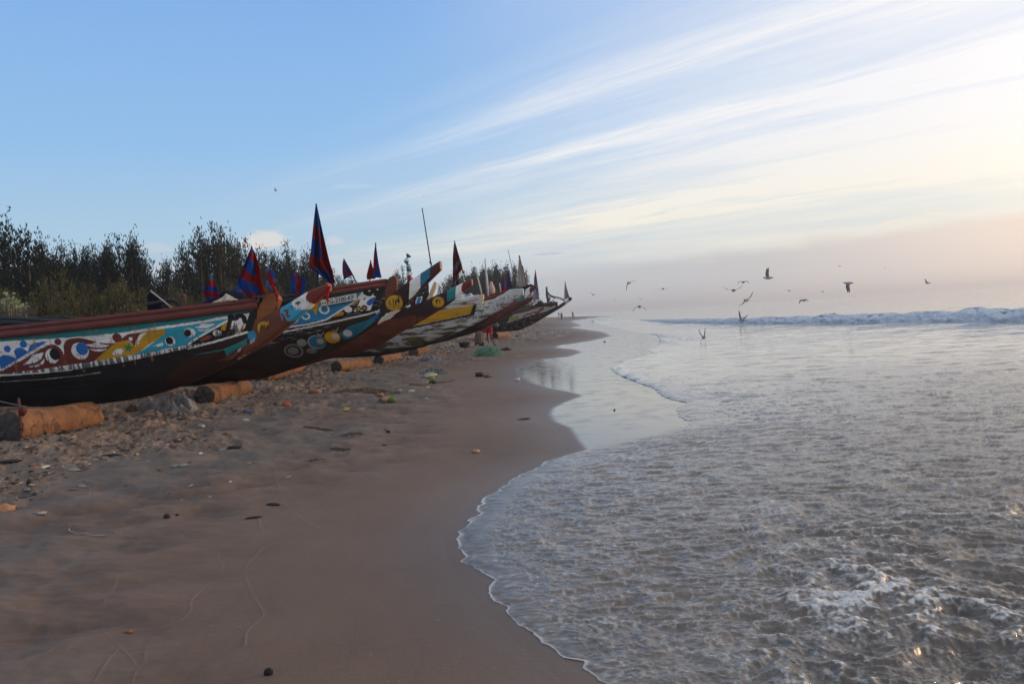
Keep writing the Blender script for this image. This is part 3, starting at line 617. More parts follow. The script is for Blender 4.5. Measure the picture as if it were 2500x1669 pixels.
p.poly(BLACK, cc_(c2, [(-60,1062),(0,1052),(178,1024),(260,968),(575,790),(820,690),(800,830),(740,900),(720,890),(180,1030)]))
p.poly(WHITE, cc_(c2, [(570,800),(600,752),(745,725),(700,850),(660,898),(610,908),(575,880),(560,840)]), 0)
p.poly((.55,.38,.2), cc_(c2, [(660,860),(690,810),(702,830),(680,880),(650,900),(640,890)]), 2)
p.poly(MUST, cc_(c2, [(488,868),(505,835),(560,795),(572,805),(545,865),(515,880)]), 2)
p.ell(BLACK, (580,762), 29, 27, c2); p.line(BLACK, cc_(c2, [(585,770),(620,775),(650,750),(690,760),(700,800)]), .075, 4); p.line(BLACK, cc_(c2, [(572,790),(560,840),(548,885),(590,885)]), .07, 3)
p.ell(WHITE, (455,903), 40, 28, c2); p.poly((.32,.07,.03), cc_(c2, [(295,972),(340,935),(395,922),(390,945),(340,965)]), 3)
p.line(WHITE, cc_(c1, [(900,922),(1000,905),(1300,840),(1452,806)])+cc_(c2, [(180,1036),(400,985),(720,893)]), .032)
p.poly(TEAL, cc_(c2, [(225,1092),(400,1062),(480,1045),(600,1000),(715,945),(745,955),(620,1040),(510,1102),(500,1048),(400,1074)]))
p.poly(RUST, cc_(c2, [(505,1108),(620,1052),(745,965),(760,880),(790,780),(880,700),(1000,690),(1500,400),(1500,620),(1200,850),(900,1100),(600,1300),(300,1330),(180,1240),(330,1160)]), 0)
p.poly(DKBR, cc_(c2, [(230,1100),(500,1052),(510,1110),(400,1160),(560,1130),(700,1030),(560,1180),(300,1330),(0,1500),(-60,1300)]))
p.ell((.03,.24,.42), (762,925), 44, 42, c2); p.line(MUST, cc_(c2, [(835,870),(835,830),(870,815),(918,820)]), .05, 4); p.line(BLACK, cc_(c2, [(850,868),(890,845),(915,850)]), .035, 3)
p.poly((.045,.33,.50), cc_(c2, [(1015,705),(1035,672),(1060,655),(1130,600),(1165,660),(1245,690),(1215,745),(1130,795),(1080,795),(1055,750),(1030,775)]), 3)
for (a, b, r1, r2) in [(1088,752,20,17),(1072,708,26,12),(1035,738,13,11),(1120,672,12,8),(1010,760,12,9)]: p.ell(RUST, (a, b), r1, r2, c2)
p.poly(WHITE, cc_(c2, [(1120,625),(1250,520),(1258,600),(1300,650),(1265,690),(1180,698),(1135,672)]), 2); p.line((.03,.09,.09), cc_(c2, [(1150,642),(1175,632),(1192,640),(1170,656)]), .03, 3)
p.poly((.20,.030,.022), cc_(c2, [(1246,620),(1240,590),(1255,540),(1500,420),(1520,560),(1320,640),(1275,640)]), 0)
p.line((.5,.47,.43), cc_(c2, [(620,1062),(680,1010),(770,975),(800,965)]), .02, 3)
for i in range(26):
    q = rng.random(); a = 560+q*420; b = 1165-q*200+rng.normal(0, 9)-8*math.sin(q*9); p.ell((.52,.47,.42), (a, b), 5+9*rng.random(), 3+3*rng.random(), c2, -30)
def rain(u, w_, t, c):    # black tar drips along the lower edge of the white panel, rust runs
    k = ((t > .36) & (t < .56) & (c.mean(1) > .3))*sst(fbm(u*24, w_*2.0, 4, 77)+.9*(t-.44)*6, .15, .55); k = k[:, None]*.85; c = c*(1-k)+np.array(BLACK)*k
    k = (.5*sst(fbm(u*7, w_*1.4, 4, 79), .45, .8))[:, None]*(t < .6)[:, None]; c = c*(1-k)+np.array([.33, .17, .06])*k*1.0
    k = (.55*sst(fbm(u*5, w_*11, 5, 80), .3, .7))[:, None]*(c.mean(1) > .3)[:, None]; return c*(1-k)+np.array([.28, .27, .25])*k
p.fn(rain); p.line((.30,.28,.25), cc_(c1, [(-100,1085),(0,1083),(300,1063),(520,1040),(640,1022),(672,1018)]), .012, 3)
r1 = B1.place('nearest beached boat, black hull with blue, maroon and mustard scrollwork and orange stem board', 'painted fishing boats drawn up on the sand')
B1.hull(r1, p, 1000, 150)
def railc(u, c):
    k = sst(u, B1.us-1.5, B1.us-.4)[:, None]*.0+sst(fbm(u*2.2, u*0, 3, 5), .1, .5)[:, None]*.3*sst(B1.us-3-u, 0, 3)[:, None]; return c*(1-k)+np.array([.13, .11, .10])*k
B1.rail(r1, RAIL, .175, colf=railc); B1.beam(r1, p, B1.us-.85, .115, 700, 60, endcol=(.22, .07, .05))
B1.board(r1, cc_(c2, [(878,592),(915,567),(960,561),(988,580),(1001,612),(985,655),(962,705),(905,765),(855,825),(812,868),(768,884),(772,800),(800,728),(832,650)]), .085, (.26,.085,.022))
# ---------------------------------------------------------------- boat 2
B2 = Boat(17.0, -6, .72, 8.2)
B2.curves([(-20,776),(0,775),(134,782),(300,772),(480,750),(600,735),(680,724),(753,714),(807,704),(840,698),(905,688),(941,683)],
          [(-40,930),(150,950),(300,952),(476,945),(554,936),(638,925),(734,894),(790,868),(830,849),(880,817),(905,802),(944,777),(980,757)]+cc_(c3, [(1080,905),(1180,800),(1260,720),(1342,640)]),
          cc_(c3, [(700,1010),(800,935),(900,860),(960,815),(1010,770),(1075,728),(1165,665),(1250,610),(1330,558)]))
def base2(u, w_, t): return np.array([.030, .018, .013])[None]*(1+.5*fbm(u*1.2, w_*3, 3, 17)[:, None])
q2 = Painter(B2, base2)
PBL = (.032, .21, .40)
q2.poly(PBL, cc_(c3, [(-300,1240),(-60,960),(180,900),(300,880),(370,900),(640,830),(665,835),(640,875),(330,1068),(0,1135)]))
q2.poly(WHITE, cc_(c3, [(635,850),(665,822),(800,800),(760,900),(722,988),(575,1000),(600,950),(622,930)]))
q2.line(WHITE, cc_(c3, [(-200,1150),(0,1136),(180,1110),(330,1072),(645,880)]), .034); q2.line(WHITE, cc_(c3, [(600,900),(665,838)]), .035)
q2.poly((.012,.10,.085), cc_(c3, [(350,820),(600,800),(860,755),(850,792),(630,830),(390,880)]))
q2.ell(WHITE, (322,980), 47, 42, c3); q2.ell(PBL, (324,980), 30, 27, c3); q2.ell(WHITE, (160,1040), 38, 31, c3); q2.ell(PBL, (160,1040), 25, 20, c3)
q2.poly(MUST, cc_(c3, [(180,962),(230,940),(290,905),(272,955),(246,1036),(226,990)])); q2.poly(WHITE, cc_(c3, [(10,1105),(90,1070),(95,1085),(30,1115)]))
q2.poly(BLACK, cc_(c3, [(345,1072),(640,890),(622,935),(600,960),(575,1000),(722,988),(800,800),(850,790),(820,900),(780,990),(700,1010),(400,1068)]))
q2.ell(WHITE, (530,981), 34, 27, c3); q2.poly((.38,.20,.12), cc_(c3, [(562,950),(585,920),(622,905),(600,938)]), 2); q2.poly(MUST, cc_(c3, [(395,1042),(440,1012),(490,1002),(485,1025),(440,1040)]), 2)
q2.poly((.03,.12,.40), cc_(c3, [(690,925),(720,890),(775,870),(762,905),(735,940),(705,945)]), 2); q2.poly((.04,.24,.42), cc_(c3, [(665,905),(690,880),(668,880)]), 2)
q2.ell(BLACK, (688,832), 26, 22, c3); q2.line(BLACK, cc_(c3, [(690,840),(720,850),(745,825),(775,825),(770,850)]), .085, 4)
q2.ell(BLACK, (618,975), 27, 25, c3); q2.ell(MUST, (618,976), 17, 15, c3); q2.ell(BLACK, (670,968), 28, 25, c3); q2.ell((.35,.22,.15), (672,968), 14, 12, c3)
q2.line(WHITE, cc_(c3, [(-400,1232),(-200,1205),(0,1170),(350,1100),(700,1022),(800,990)]), .032)
def scr(u, w_, t, c):
    k = ((t > .45) & (t < .62))*sst(fbm(u*5, w_*40, 4, 87), .25, .6)*.75*(c.mean(1) < .1); k = k[:, None]; return c*(1-k)+np.array([.30, .30, .30])*k
q2.fn(scr)
q2.poly((.02,.15,.22), cc_(c3, [(438,1195),(520,1130),(700,1070),(868,980),(850,1005),(720,1112),(600,1195),(520,1235),(470,1245)])); q2.poly((.02,.09,.26), cc_(c3, [(700,1060),(868,978),(840,1020),(760,1070)]))
q2.ell((.5,.5,.48), (507,1190), 38, 32, c3)
q2.ell(MUST, (372,1225), 68, 53, c3); q2.ell((.5,.46,.40), (400,1219), 32, 26, c3)
q2.ell((.3,.3,.28), (232,1268), 78, 62, c3); q2.ell((.02,.14,.26), (238,1268), 70, 54, c3); q2.ell((.42,.30,.18), (264,1260), 30, 24, c3)
q2.ell((.25,.25,.24), (105,1272), 42, 33, c3); q2.ell((.16,.15,.14), (25,1345), 84, 62, c3); q2.ell((.035,.02,.018), (25,1345), 66, 48, c3); q2.ell((.15,.14,.13), (20,1345), 46, 34, c3); q2.ell((.16,.15,.14), (178,1345), 44, 26, c3)
q2.line((.4,.4,.38), cc_(c3, [(245,1195),(280,1210),(305,1178)]), .014); q2.line((.4,.4,.38), cc_(c3, [(385,1160),(415,1172),(430,1140)]), .014)
q2.fn(grime(.7, (.018, .012, .01), 91, 3, 9, .05, .5)) if False else None
q2.poly((.035,.013,.013), cc_(c3, [(860,985),(870,880),(960,800),(1400,500),(1500,560),(1100,900),(960,1000),(800,1120),(600,1235),(300,1400),(0,1500),(300,1360),(560,1230),(720,1112)]))
q2.poly(MUST, [c3(938+75*math.cos(i*.3), 924+68*math.sin(i*.3)) for i in range(21)]); q2.ell(BLACK, (964,905), 26, 24, c3)
for a in (0, 1): q2.line(BLACK, cc_(c3, [(930-a*30, 890+a*14),(930-a*30, 920+a*14),(945-a*24, 942+a*12),(975-a*30, 952+a*12)]), .020, 4)
q2.poly(WHITE, cc_(c3, [(1072,735),(1165,660),(1168,790),(1120,850),(1066,900)])); q2.poly((.03,.17,.27), cc_(c3, [(1165,660),(1250,600),(1246,705),(1166,790)]))
q2.poly((.085,.022,.02), cc_(c3, [(1250,590),(1400,500),(1400,640),(1246,706)]))
q2.poly(WHITE, cc_(c3, [(760,1146),(790,1090),(840,1040),(900,1005),(985,984),(975,1000),(905,1045),(830,1105)]), 2)
r2 = B2.place('beached boat with blue panel, number plate and yellow eye on its long prow beam', 'painted fishing boats drawn up on the sand')
B2.hull(r2, q2, 900, 130); 
B2.rail(r2, (.17,.045,.035), .15, colf=lambda u, c: np.where((u < B2.us-1.15)[:, None], np.array([.03,.035,.04])+0*c, c)); B2.beam(r2, q2, B2.us-1.2, .12, 600, 50, endcol=(.35,.25,.2))
B2.board(r2, cc_(c3, [(868,745),(890,702),(930,686),(955,705),(957,760),(942,822),(905,880),(868,905),(838,905),(832,870),(850,800)]), .085, (.15,.050,.028))
# ---------------------------------------------------------------- boat 3
B3 = Boat(22.5, -6, .75, 8.0)
B3.curves([(500,760),(700,738),(880,720),(940,712),(985,705),(1010,699),(1043,694)],
          [(420,930),(560,925),(700,905),(784,880),(850,866),(900,854),(950,830),(981,809),(1020,788),(1060,765)]+cc_(c4, [(590,800),(660,740),(740,665),(835,592)]),
          cc_(c4, [(60,960),(200,850),(300,775),(400,725),(500,680),(590,640),(750,562),(830,525)]))
q3 = Painter(B3, lambda u, w_, t: np.array([.11,.030,.018])[None]*(1+.4*fbm(u*2, w_*5, 4, 27)[:, None]))
q3.poly(BLACK, cc_(c4, [(-300,960),(-200,700),(380,580),(380,690),(300,800),(100,870),(0,930)]))
q3.line(WHITE, cc_(c4, [(-100,960),(0,926),(100,885),(320,800)]), .045); q3.ell(WHITE, (153,805), 28, 26, c4); q3.ell(BLACK, (146,798), 16, 15, c4); q3.ell(BLACK, (165,795), 12, 10, c4)
q3.poly(WHITE, cc_(c4, [(232,770),(262,700),(325,672),(300,760),(265,805),(235,800)])); q3.poly((.04,.2,.5), cc_(c4, [(238,790),(255,745),(262,725),(300,722),(280,780),(262,798)])); q3.line(BLACK, cc_(c4, [(248,695),(275,708),(300,688),(312,700)]), .07, 3)
q3.poly(MAROON, cc_(c4, [(180,772),(200,750),(222,745),(205,775)])); q3.poly((.01,.10,.09), cc_(c4, [(200,720),(385,630),(380,650),(230,715)]))
q3.poly((.035,.011,.012), cc_(c4, [(-60,960),(100,850),(330,760),(420,700),(850,480),(860,620),(640,770),(500,830),(400,890),(260,930),(240,1010),(0,1100),(60,990)]))
q3.poly((.13,.035,.02), cc_(c4, [(-60,960),(60,940),(235,905),(240,1010),(100,1070),(-100,1140),(-200,1100)]))
q3.poly(TEAL, cc_(c4, [(575,770),(575,660),(610,600),(672,590),(664,735)])); q3.poly(WHITE, cc_(c4, [(670,600),(760,540),(730,600),(728,650),(745,670),(662,738)])); q3.poly((.17,.022,.022), cc_(c4, [(752,540),(870,490),(870,620),(750,672),(728,640),(736,590)]))
q3.ell(MUST, (482,772), 64, 56, c4); q3.ell(BLACK, (478,769), 26, 26, c4); q3.ell(MUST, (478,769), 14, 14, c4)
r3 = B3.place('beached boat with maroon prow, yellow ring target and teal, white and red tip', 'painted fishing boats drawn up on the sand')
B3.hull(r3, q3, 600, 100); B3.rail(r3, (.17,.03,.03), .14); B3.beam(r3, q3, B3.us-1.5, .13, 480, 44, endcol=(.3,.12,.1))
B3.board(r3, cc_(c4, [(335,785),(350,750),(378,690),(410,610),(436,552),(460,568),(448,625),(400,735),(375,783)]), .085, (.60,.44,.27))
# ---------------------------------------------------------------- boat 4
B4 = Boat(28.5, -6, .8, 8.5)
B4.curves([(780,765),(900,752),(985,744),(1050,739),(1096,735),(1130,730),(1162,722),(1170,720)],
          [(700,880),(840,874),(900,872),(960,864),(1000,856),(1040,845),(1066,835)]+cc_(c4, [(640,1115),(850,1015),(1000,935),(1170,835),(1290,765),(1365,705)]),
          cc_(c4, [(700,1000),(800,940),(880,870),(1000,778),(1100,720),(1180,680),(1235,636),(1378,627)]))
def w4(u, w_, t):
    c = np.array([.50,.51,.50])[None]+0*u[:, None]; k = sst(fbm(u*1.6, w_*9, 5, 33)+.55*sst(t, .45, .8)*sst(B4.us+.3-u, 0, 1.5), .28, .62)[:, None]
    c = c*(1-k)+np.array([.10,.085,.045])*k; k = sst(fbm(u*2.4, w_*13, 4, 37), .42, .6)[:, None]; c = c*(1-k)+np.array([.22,.12,.05])*k
    k = sst(t, .86, .97)[:, None]*sst(B4.us-.5-u, 0, 1)[:, None]; return c*(1-k)+np.array(BLACK)*k
q4 = Painter(B4, w4)
q4.poly(MUST, cc_(c4, [(-300,1160),(-200,980),(250,900),(500,860),(855,800),(835,880),(820,895),(620,945),(300,1010),(100,1050)]))
q4.poly(BLACK, cc_(c4, [(-300,1180),(100,1052),(300,1012),(620,947),(818,897),(852,800),(890,795),(860,910),(620,965),(300,1032),(100,1075)]))
q4.line((.05,.05,.05), cc_(c4, [(520,785),(700,762),(880,712)]), .05)
q4.fn(lambda u, w_, t, c: c*(1-.75*(np.abs(fbm(u*.7, w_*7, 3, 43)) < .018)[:, None]*(u > B4.us-1)[:, None]))
r4 = B4.place('weathered white beached boat with a broad yellow band and peeling white prow', 'painted fishing boats drawn up on the sand')
B4.hull(r4, q4, 600, 100); B4.rail(r4, (.60,.60,.60), .12); B4.beam(r4, q4, B4.us-1.6, .14, 480, 44, endcol=(.5,.5,.5))
B4.board(r4, cc_(c4, [(868,862),(882,790),(905,715),(932,690),(958,692),(962,730),(945,790),(918,835),(893,852)]), .085, (.62,.52,.38))
# ---------------------------------------------------------------- boat 5
B5 = Boat(35.0, -6, .8, 8.0)
B5.curves([(950,742),(1080,738),(1160,726),(1200,718),(1236,711)], [(900,850),(1000,850),(1050,842)]+cc_(c4, [(550,1190),(720,1140),(880,1095),(1060,1010),(1150,950),(1300,862),(1450,775),(1484,745)]),
          cc_(c4, [(900,1020),(1050,900),(1180,830),(1290,778),(1400,735),(1470,712)]))
q5 = Painter(B5, lambda u, w_, t: np.array([.015,.011,.011])[None]*(1+.4*fbm(u*2, w_*5, 4, 47)[:, None]))
q5.poly((.085,.026,.018), cc_(c4, [(880,1050),(1050,920),(1290,740),(1520,650),(1520,760),(1300,880),(1130,975),(1000,1040)])); q5.poly(WHITE, cc_(c4, [(700,900),(900,760),(1240,690),(1220,780),(1000,880)]))
q5.line((.55,.5,.45), cc_(c4, [(1268,912),(1320,870),(1362,845),(1384,840),(1386,856),(1374,862)]), .045, 3)
r5 = B5.place('beached boat with rust brown prow bearing a thin cream painted line, behind the white prow', 'painted fishing boats drawn up on the sand')
B5.hull(r5, q5, 400, 70); B5.rail(r5, (.16,.03,.025), .22); B5.beam(r5, q5, B5.us-1.5, .14, 300, 36, endcol=(.1,.04,.03))
# ---------------------------------------------------------------- boat 6
B6 = Boat(40.0, -6, .8, 8.0)
B6.curves([(1020,745),(1150,735),(1220,722),(1262,712)], [(1000,838),(1080,818),(1150,797),(1200,780),(1235,768)]+cc_(c4, [(1330,800),(1400,735),(1460,680),(1522,622)]), cc_(c4, [(1150,880),(1250,780),(1340,690),(1400,640),(1460,608),(1512,588)]))
q6 = Painter(B6, (.05,.018,.015)); q6.poly(TEAL, cc_(c4, [(1300,830),(1310,720),(1350,660),(1420,600),(1405,680),(1390,760)])); q6.poly(WHITE, cc_(c4, [(1395,750),(1410,640),(1470,590),(1450,640),(1462,690)])); q6.poly((.13,.02,.02), cc_(c4, [(1462,700),(1448,640),(1475,580),(1540,560),(1540,650)]))
r6 = B6.place('mostly hidden boat, only its teal, white and maroon tip showing above the white prow', 'painted fishing boats drawn up on the sand')
B6.hull(r6, q6, 300, 60); B6.rail(r6, (.3,.3,.3), .12); B6.beam(r6, q6, B6.us-1.3, .15, 300, 36, endcol=(.12,.03,.03))
# ---------------------------------------------------------------- boat 7
B7 = Boat(50.0, -6, .85, 8.0)
B7.curves([(1200,768),(1281,753),(1316,741),(1361,737)], [(1120,810),(1201,812),(1268,807),(1300,792),(1332,773)]+cc_(c4, [(1780,835),(1850,785),(1898,748)]), cc_(c4, [(1500,930),(1640,870),(1730,828),(1830,758),(1882,720)]))
q7 = Painter(B7, lambda u, w_, t: np.array([.028,.018,.018])[None]+0*u[:, None])
q7.poly((.42,.44,.42), cc_(c4, [(1200,1000),(1280,900),(1390,830),(1745,775),(1720,830),(1600,880),(1450,920),(1300,965)])); q7.line((.02,.14,.14), cc_(c4, [(1400,825),(1560,812),(1745,778)]), .16)
for P in ([(1380,930),(1420,905),(1470,890)], [(1460,920),(1480,885),(1520,880)], [(1510,905),(1560,860),(1590,855)], [(1540,890),(1580,845),(1595,835)]): q7.line((.25,.03,.05), cc_(c4, P), .10)
q7.line((.35,.30,.05), cc_(c4, [(1250,950),(1320,935)]), .22); q7.line((.04,.04,.04), cc_(c4, [(1640,830),(1660,820),(1690,815)]), .04); q7.line((.04,.04,.04), cc_(c4, [(1560,850),(1590,840),(1590,855)]), .06)
q7.fn(grime(.6, (.25,.24,.20), 49, 4, 10, .1, .6)); q7.poly((.045,.03,.03), cc_(c4, [(1500,960),(1640,880),(1735,832),(1800,780),(1820,800),(1700,900)]))
q7.poly((.5,.5,.5), cc_(c4, [(1822,770),(1818,735),(1845,720),(1872,760),(1850,800)]))
r7 = B7.place('farthest beached boat, black keel below a white and green side daubed with red letters', 'painted fishing boats drawn up on the sand')
B7.hull(r7, q7, 400, 70); B7.rail(r7, (.10,.04,.04), .20); B7.beam(r7, q7, B7.us-1.2, .16, 300, 36, endcol=(.09,.03,.03))
BO = [B1, B2, B3, B4, B5, B6, B7]; RT = [r1, r2, r3, r4, r5, r6, r7]
# thwarts and foredecks
for B, r in zip(BO, RT):
    for i, du in enumerate((2.6, 4.2, 5.9, 7.6, 9.3)):
        u = B.us-du; b = float(B.b(u))-.03; g = float(B.G(u))-.10
        MB().box(B.W(u, 0, g), B.a*.13, B.n*b, (0, 0, .02), (.12, .10, .085)).build('thwart', PAINT2, r, bevel=.005)
    u = np.linspace(B.us-1.45, B.us-.02, 14); b = B.b(u)-.055; g = B.G(u)+.0
    V = np.concatenate([np.stack([B.W(u, -b, g-.025), B.W(u, b*0, g+.01), B.W(u, b, g-.025)], 1).reshape(-1, 3)]); n3_ = len(V)
    V = np.concatenate([V, V-np.array([0, 0, .03])]); F = gridf(14, 3); F = np.concatenate([F, gridf(14, 3, n3_)[:, ::-1]])
    cdk = (.50, .49, .47) if B in (B1, B4, B2) else (.13, .05, .04)
    mk('foredeck', V, F, PAINT2, r, np.broadcast_to(cdk, (len(V), 3)))
# number plates
def text_mesh(txt, size):
    cu = bpy.data.curves.new('t', 'FONT'); cu.body = txt; cu.size = size; cu.extrude = .002; cu.align_x = 'CENTER'; cu.align_y = 'CENTER'; cu.resolution_u = 4; cu.offset = .02*size
    o = bpy.data.objects.new('t', cu); COL.objects.link(o); bpy.context.view_layer.update()
    me = bpy.data.meshes.new_from_object(o.evaluated_get(bpy.context.evaluated_depsgraph_get())); bpy.data.objects.remove(o); bpy.data.curves.remove(cu)
    V = np.array([v.co[:] for v in me.vertices]); F = [tuple(p.vertices) for p in me.polygons]; bpy.data.meshes.remove(me); return V, F
def plate(B, r, quad, txt, label, emblem=True):
    Q = [];
    for p in quad:
        u, w_ = B.uw(*p); Q.append(B.W(u, -float(B.b(u))*(1-.0)-.03, w_))
    Q = np.array(Q); tl, tr, br, bl = Q; nrm = np.cross(tr-tl, bl-tl); nrm /= np.linalg.norm(nrm); nrm *= np.sign(nrm@-B.n)
    o = MB().prism(Q, nrm*.006, (.66, .66, .63)).build('number_plate', PAINT2, r, bevel=.003); o['label'] = label
    cen = Q.mean(0); ex = ((tr+br)-(tl+bl))/2; ey = ((tl+tr)-(bl+br))/2; Wd = np.linalg.norm(ex); Hh = np.linalg.norm(ey); ex /= Wd; ey /= Hh
    V, F = text_mesh(txt, 1.0); V[:, 0] *= Wd*.74/np.ptp(V[:, 0]); V[:, 1] *= Hh*.66/np.ptp(V[:, 1]); V[:, 1] -= (V[:, 1].max()+V[:, 1].min())/2
    P = cen+ex*.03*Wd+V[:, :1]*ex+V[:, 1:2]*ey+nrm*.0085+V[:, 2:]*nrm
    l = mk('lettering', P-root_loc(o)*0, F, mat('black_lettering', (.012, .012, .014), bump=0, rough=.5), o)
    if emblem:
        e = MB()
        for i, c in enumerate([(.01, .22, .06), (.75, .55, .03), (.45, .02, .02)]):
            q = cen-ex*Wd*(.445-.035*i)-ey*Hh*.08; e.box(q+nrm*.008, ex*Wd*.0172, ey*Hh*.15, nrm*.001, c)
        e.build('emblem', mat('flat_print', attr=True, bump=0, var=.05), o)
    b_ = MB(); 
    for a_, c_ in ((tl, tr), (tr, br), (br, bl), (bl, tl)): b_.tube([a_+(cen-a_)*.015+nrm*.007, c_+(cen-c_)*.015+nrm*.007], .005, 4, (.02, .02, .02))
    b_.build('border', mat('flat_print', attr=True, bump=0, var=.05), o)
plate(B2, r2, cc_(c3, [(291,900),(615,836),(622,898),(302,957)]), '\u01b5G-2100-KF', 'white plate with black letters and a small green, yellow and red emblem')
plate(B5, r5, cc_(c4, [(905,800),(1052,768),(1046,808),(900,840)]), '12-KF', 'white plate reading 12-KF', False)
# ================================================================== logs under the keels
WOOD = mat('peeled_log_wood', (.19, .088, .040), var=.6, vscale=3.5, chip=.42, chipcol=(.085, .045, .028), chipscale=2.6, bump=.7, bscale=14, rough=.75, stretch=(1, 1, 1))
LOGEND = mat('dark_log_end', (.06, .052, .048), var=.5, vscale=8, bump=.9, bscale=25, rough=.9)  # dark grey tone for both cut ends of each log
def log(c0, c1_, r, lab, sides=22):
    """c0, c1: photo pixels of the bottom of the near and far end where they touch the sand"""
    a = on_sand(*c0); b = on_sand(*c1_); up = np.array([0, 0, 1.]); n = 22; t = np.linspace(0, 1, n)
    A = a+up*(r*.66); B_ = b+up*(r*.60); d = (B_-A); P = A+np.outer(t, d)
    rr = r*(1+.03*np.sin(t*9+r*31)); th = np.arange(sides)/sides*2*np.pi; dn = d/np.linalg.norm(d); s_ = np.cross(dn, up); s_ /= np.linalg.norm(s_); u_ = np.cross(s_, dn)
    V = []
    for i in range(n):
        q = rr[i]*(1+.13*fbm(np.cos(th)*1.1+t[i]*1.6, np.sin(th)*1.1+r*50, 3, 5)+.035*fbm(np.cos(th)*4, np.sin(th)*4+t[i]*6, 2, 9))
        if i == 0: q = q*.95
        V.append(P[i]+q[:, None]*(np.cos(th)[:, None]*s_+np.sin(th)[:, None]*u_))
    m_ = MB(); V = np.concatenate(V)
    F = [(i*sides+k, i*sides+(k+1) % sides, (i+1)*sides+(k+1) % sides, (i+1)*sides+k) for i in range(n-1) for k in range(sides)]
    rt = root('log_roller', tuple((a+b)/2), lab, 'log', 'log rollers under the boats')
    m_.add(V, F).build('trunk', WOOD, rt, smooth=True)
    for ends, Pc, nm in ((V[:sides], A, -1), (V[-sides:], B_, 1)):
        e = MB(); c = Pc+dn*nm*.03; R2 = c+(ends-Pc)*.55; R2 += dn*nm*.01*rng.standard_normal((sides, 1)); e.add(np.concatenate([ends, R2, [c+dn*nm*.0]]), [(k, (k+1) % sides, sides+(k+1) % sides, sides+k) for k in range(sides)]+[(sides+k, sides+(k+1) % sides, 2*sides) for k in range(sides)]).build('cut_end', LOGEND, rt)
    return rt
LG = [log((22,1070), (222,1036), .238, 'large orange log roller with a rope tied round it, under the nearest boat'),
      log((500,985), (592,960), .215, 'pale log with a dark cut end, right of the nearest boat keel'),
      log((640,930), (734,908), .20, 'log half hidden behind the blue panelled boat keel'),
      log((822,906), (897,894), .205, 'reddish log lying clear in front of the maroon boat'),
      log((925,888), (968,877), .20, 'short orange log end right of the reddish log, under the white boat'),
      log((1010,866), (1037,860), .22, 'small orange log under the tip of the white boat keel'),
      log((1208,827), (1240,823), .24, 'pale orange log under the farthest boat, beside the bending woman')]
# rope and strap round the first log
a = at_depth(52, 1066, 10.85); pts = [a, at_depth(50, 1040, 10.85), at_depth(49, 1012, 10.95), at_depth(47, 990, 11.2), at_depth(46, 975, 11.9)]
q = root('mooring_strap', tuple(a), 'dark red strap hanging down over the large orange log', 'strap')
MB().tube(smooth_pts(pts, 5), .032, 8, (.07, .02, .02), flat=.6).build('strap', mat('dull_strap', attr=True, rough=.85, bump=.6), q)
kn = MB(); kn.ell(pts[2]+np.array([.05, -.02, .05]), (.06, .05, .07), 8, 6, (.10, .02, .02), jit=.08); kn.build('knot', mat('dull_strap', attr=True), q, True)
p0 = at_depth(-20, 975, 12.3); p1 = at_depth(25, 985, 12.2); p2 = at_depth(60, 992, 12.1); p3 = at_depth(78, 1000, 12.0); p4 = at_depth(70, 1006, 12.0)
o = MB().tube(smooth_pts([p0, p1, p2, p3, p4, at_depth(48, 1000, 12.05)], 5), .012, 6, (.12, .10, .085)).build('mooring_rope', mat('dull_strap', attr=True), org=p1); tag(o, 'thin grey rope drooping from the nearest hull to the first log', 'rope')

# ================================================================== flags, posts, gear
CLOTH = mat('flag_cloth', attr=True, var=.2, vscale=7, bump=.25, bscale=60, rough=.9, spec=.1, sub=.35)
POLE = mat('flag_pole', attr=True, var=.3, rough=.75, bump=.3)
FR = (.30, .016, .014); FB = (.018, .065, .30)
def cloth(left, right, Y, f, colf, folds=2.5, amp=.05, n=46, m_=26, depth=0.0):
    """a hanging piece of cloth between two traced edges, top to bottom"""
    L = smooth_pts([f(*p) for p in left], 6); R_ = smooth_pts([f(*p) for p in right], 6)
    def rs(P):
        s = np.concatenate([[0], np.cumsum(np.linalg.norm(np.diff(P, axis=0), axis=1))]); s /= s[-1]; t = np.linspace(0, 1, n); return np.stack([np.interp(t, s, P[:, 0]), np.interp(t, s, P[:, 1])], 1)
    L, R_ = rs(L), rs(R_); V = []; C_ = []; sc = Y/FPX
    for i in range(n):
        t = i/(n-1)
        for k in range(m_):
            s = k/(m_-1); p = L[i]*(1-s)+R_[i]*s; wdt = np.linalg.norm(R_[i]-L[i])*sc
            dy = amp*min(1, wdt/.25)*math.sin(s*folds*2*math.pi+t*1.7+p[0]*.01)+depth*s*t
            V.append(at_depth(p[0], p[1], Y+dy)); C_.append(colf(s, t, math.sin(s*folds*2*math.pi+t*1.7+1)))
    return np.array(V), gridf(n, m_), np.array(C_)
def stripes(k, slope, ph=0, a=FR, b=FB):
    def f(s, t, g):
        q = (t*k-s*slope+ph) % 1.0; return a if q < .5 else b
    return f
def flag(label, Y, f, left, right, colf, pole, folds=2.5, amp=.05, prad=.014, pcol=(.03, .03, .035), extra=None):
    base = at_depth(*f(*pole[-1]), Y+.02); rt = root('flag', tuple(base), label, 'flag', 'flags flying on the boats')
    V, F, C_ = cloth(left, right, Y-.01, f, colf, folds, amp)
    o = mk('cloth', V, F, CLOTH, rt, C_, True); md = o.modifiers.new('t', 'SOLIDIFY'); md.thickness = .004
    MB().tube([at_depth(*f(*p), Y+.03) for p in pole], prad, 8, pcol).build('pole', POLE, rt, True)
    if extra: extra(rt)
    return rt
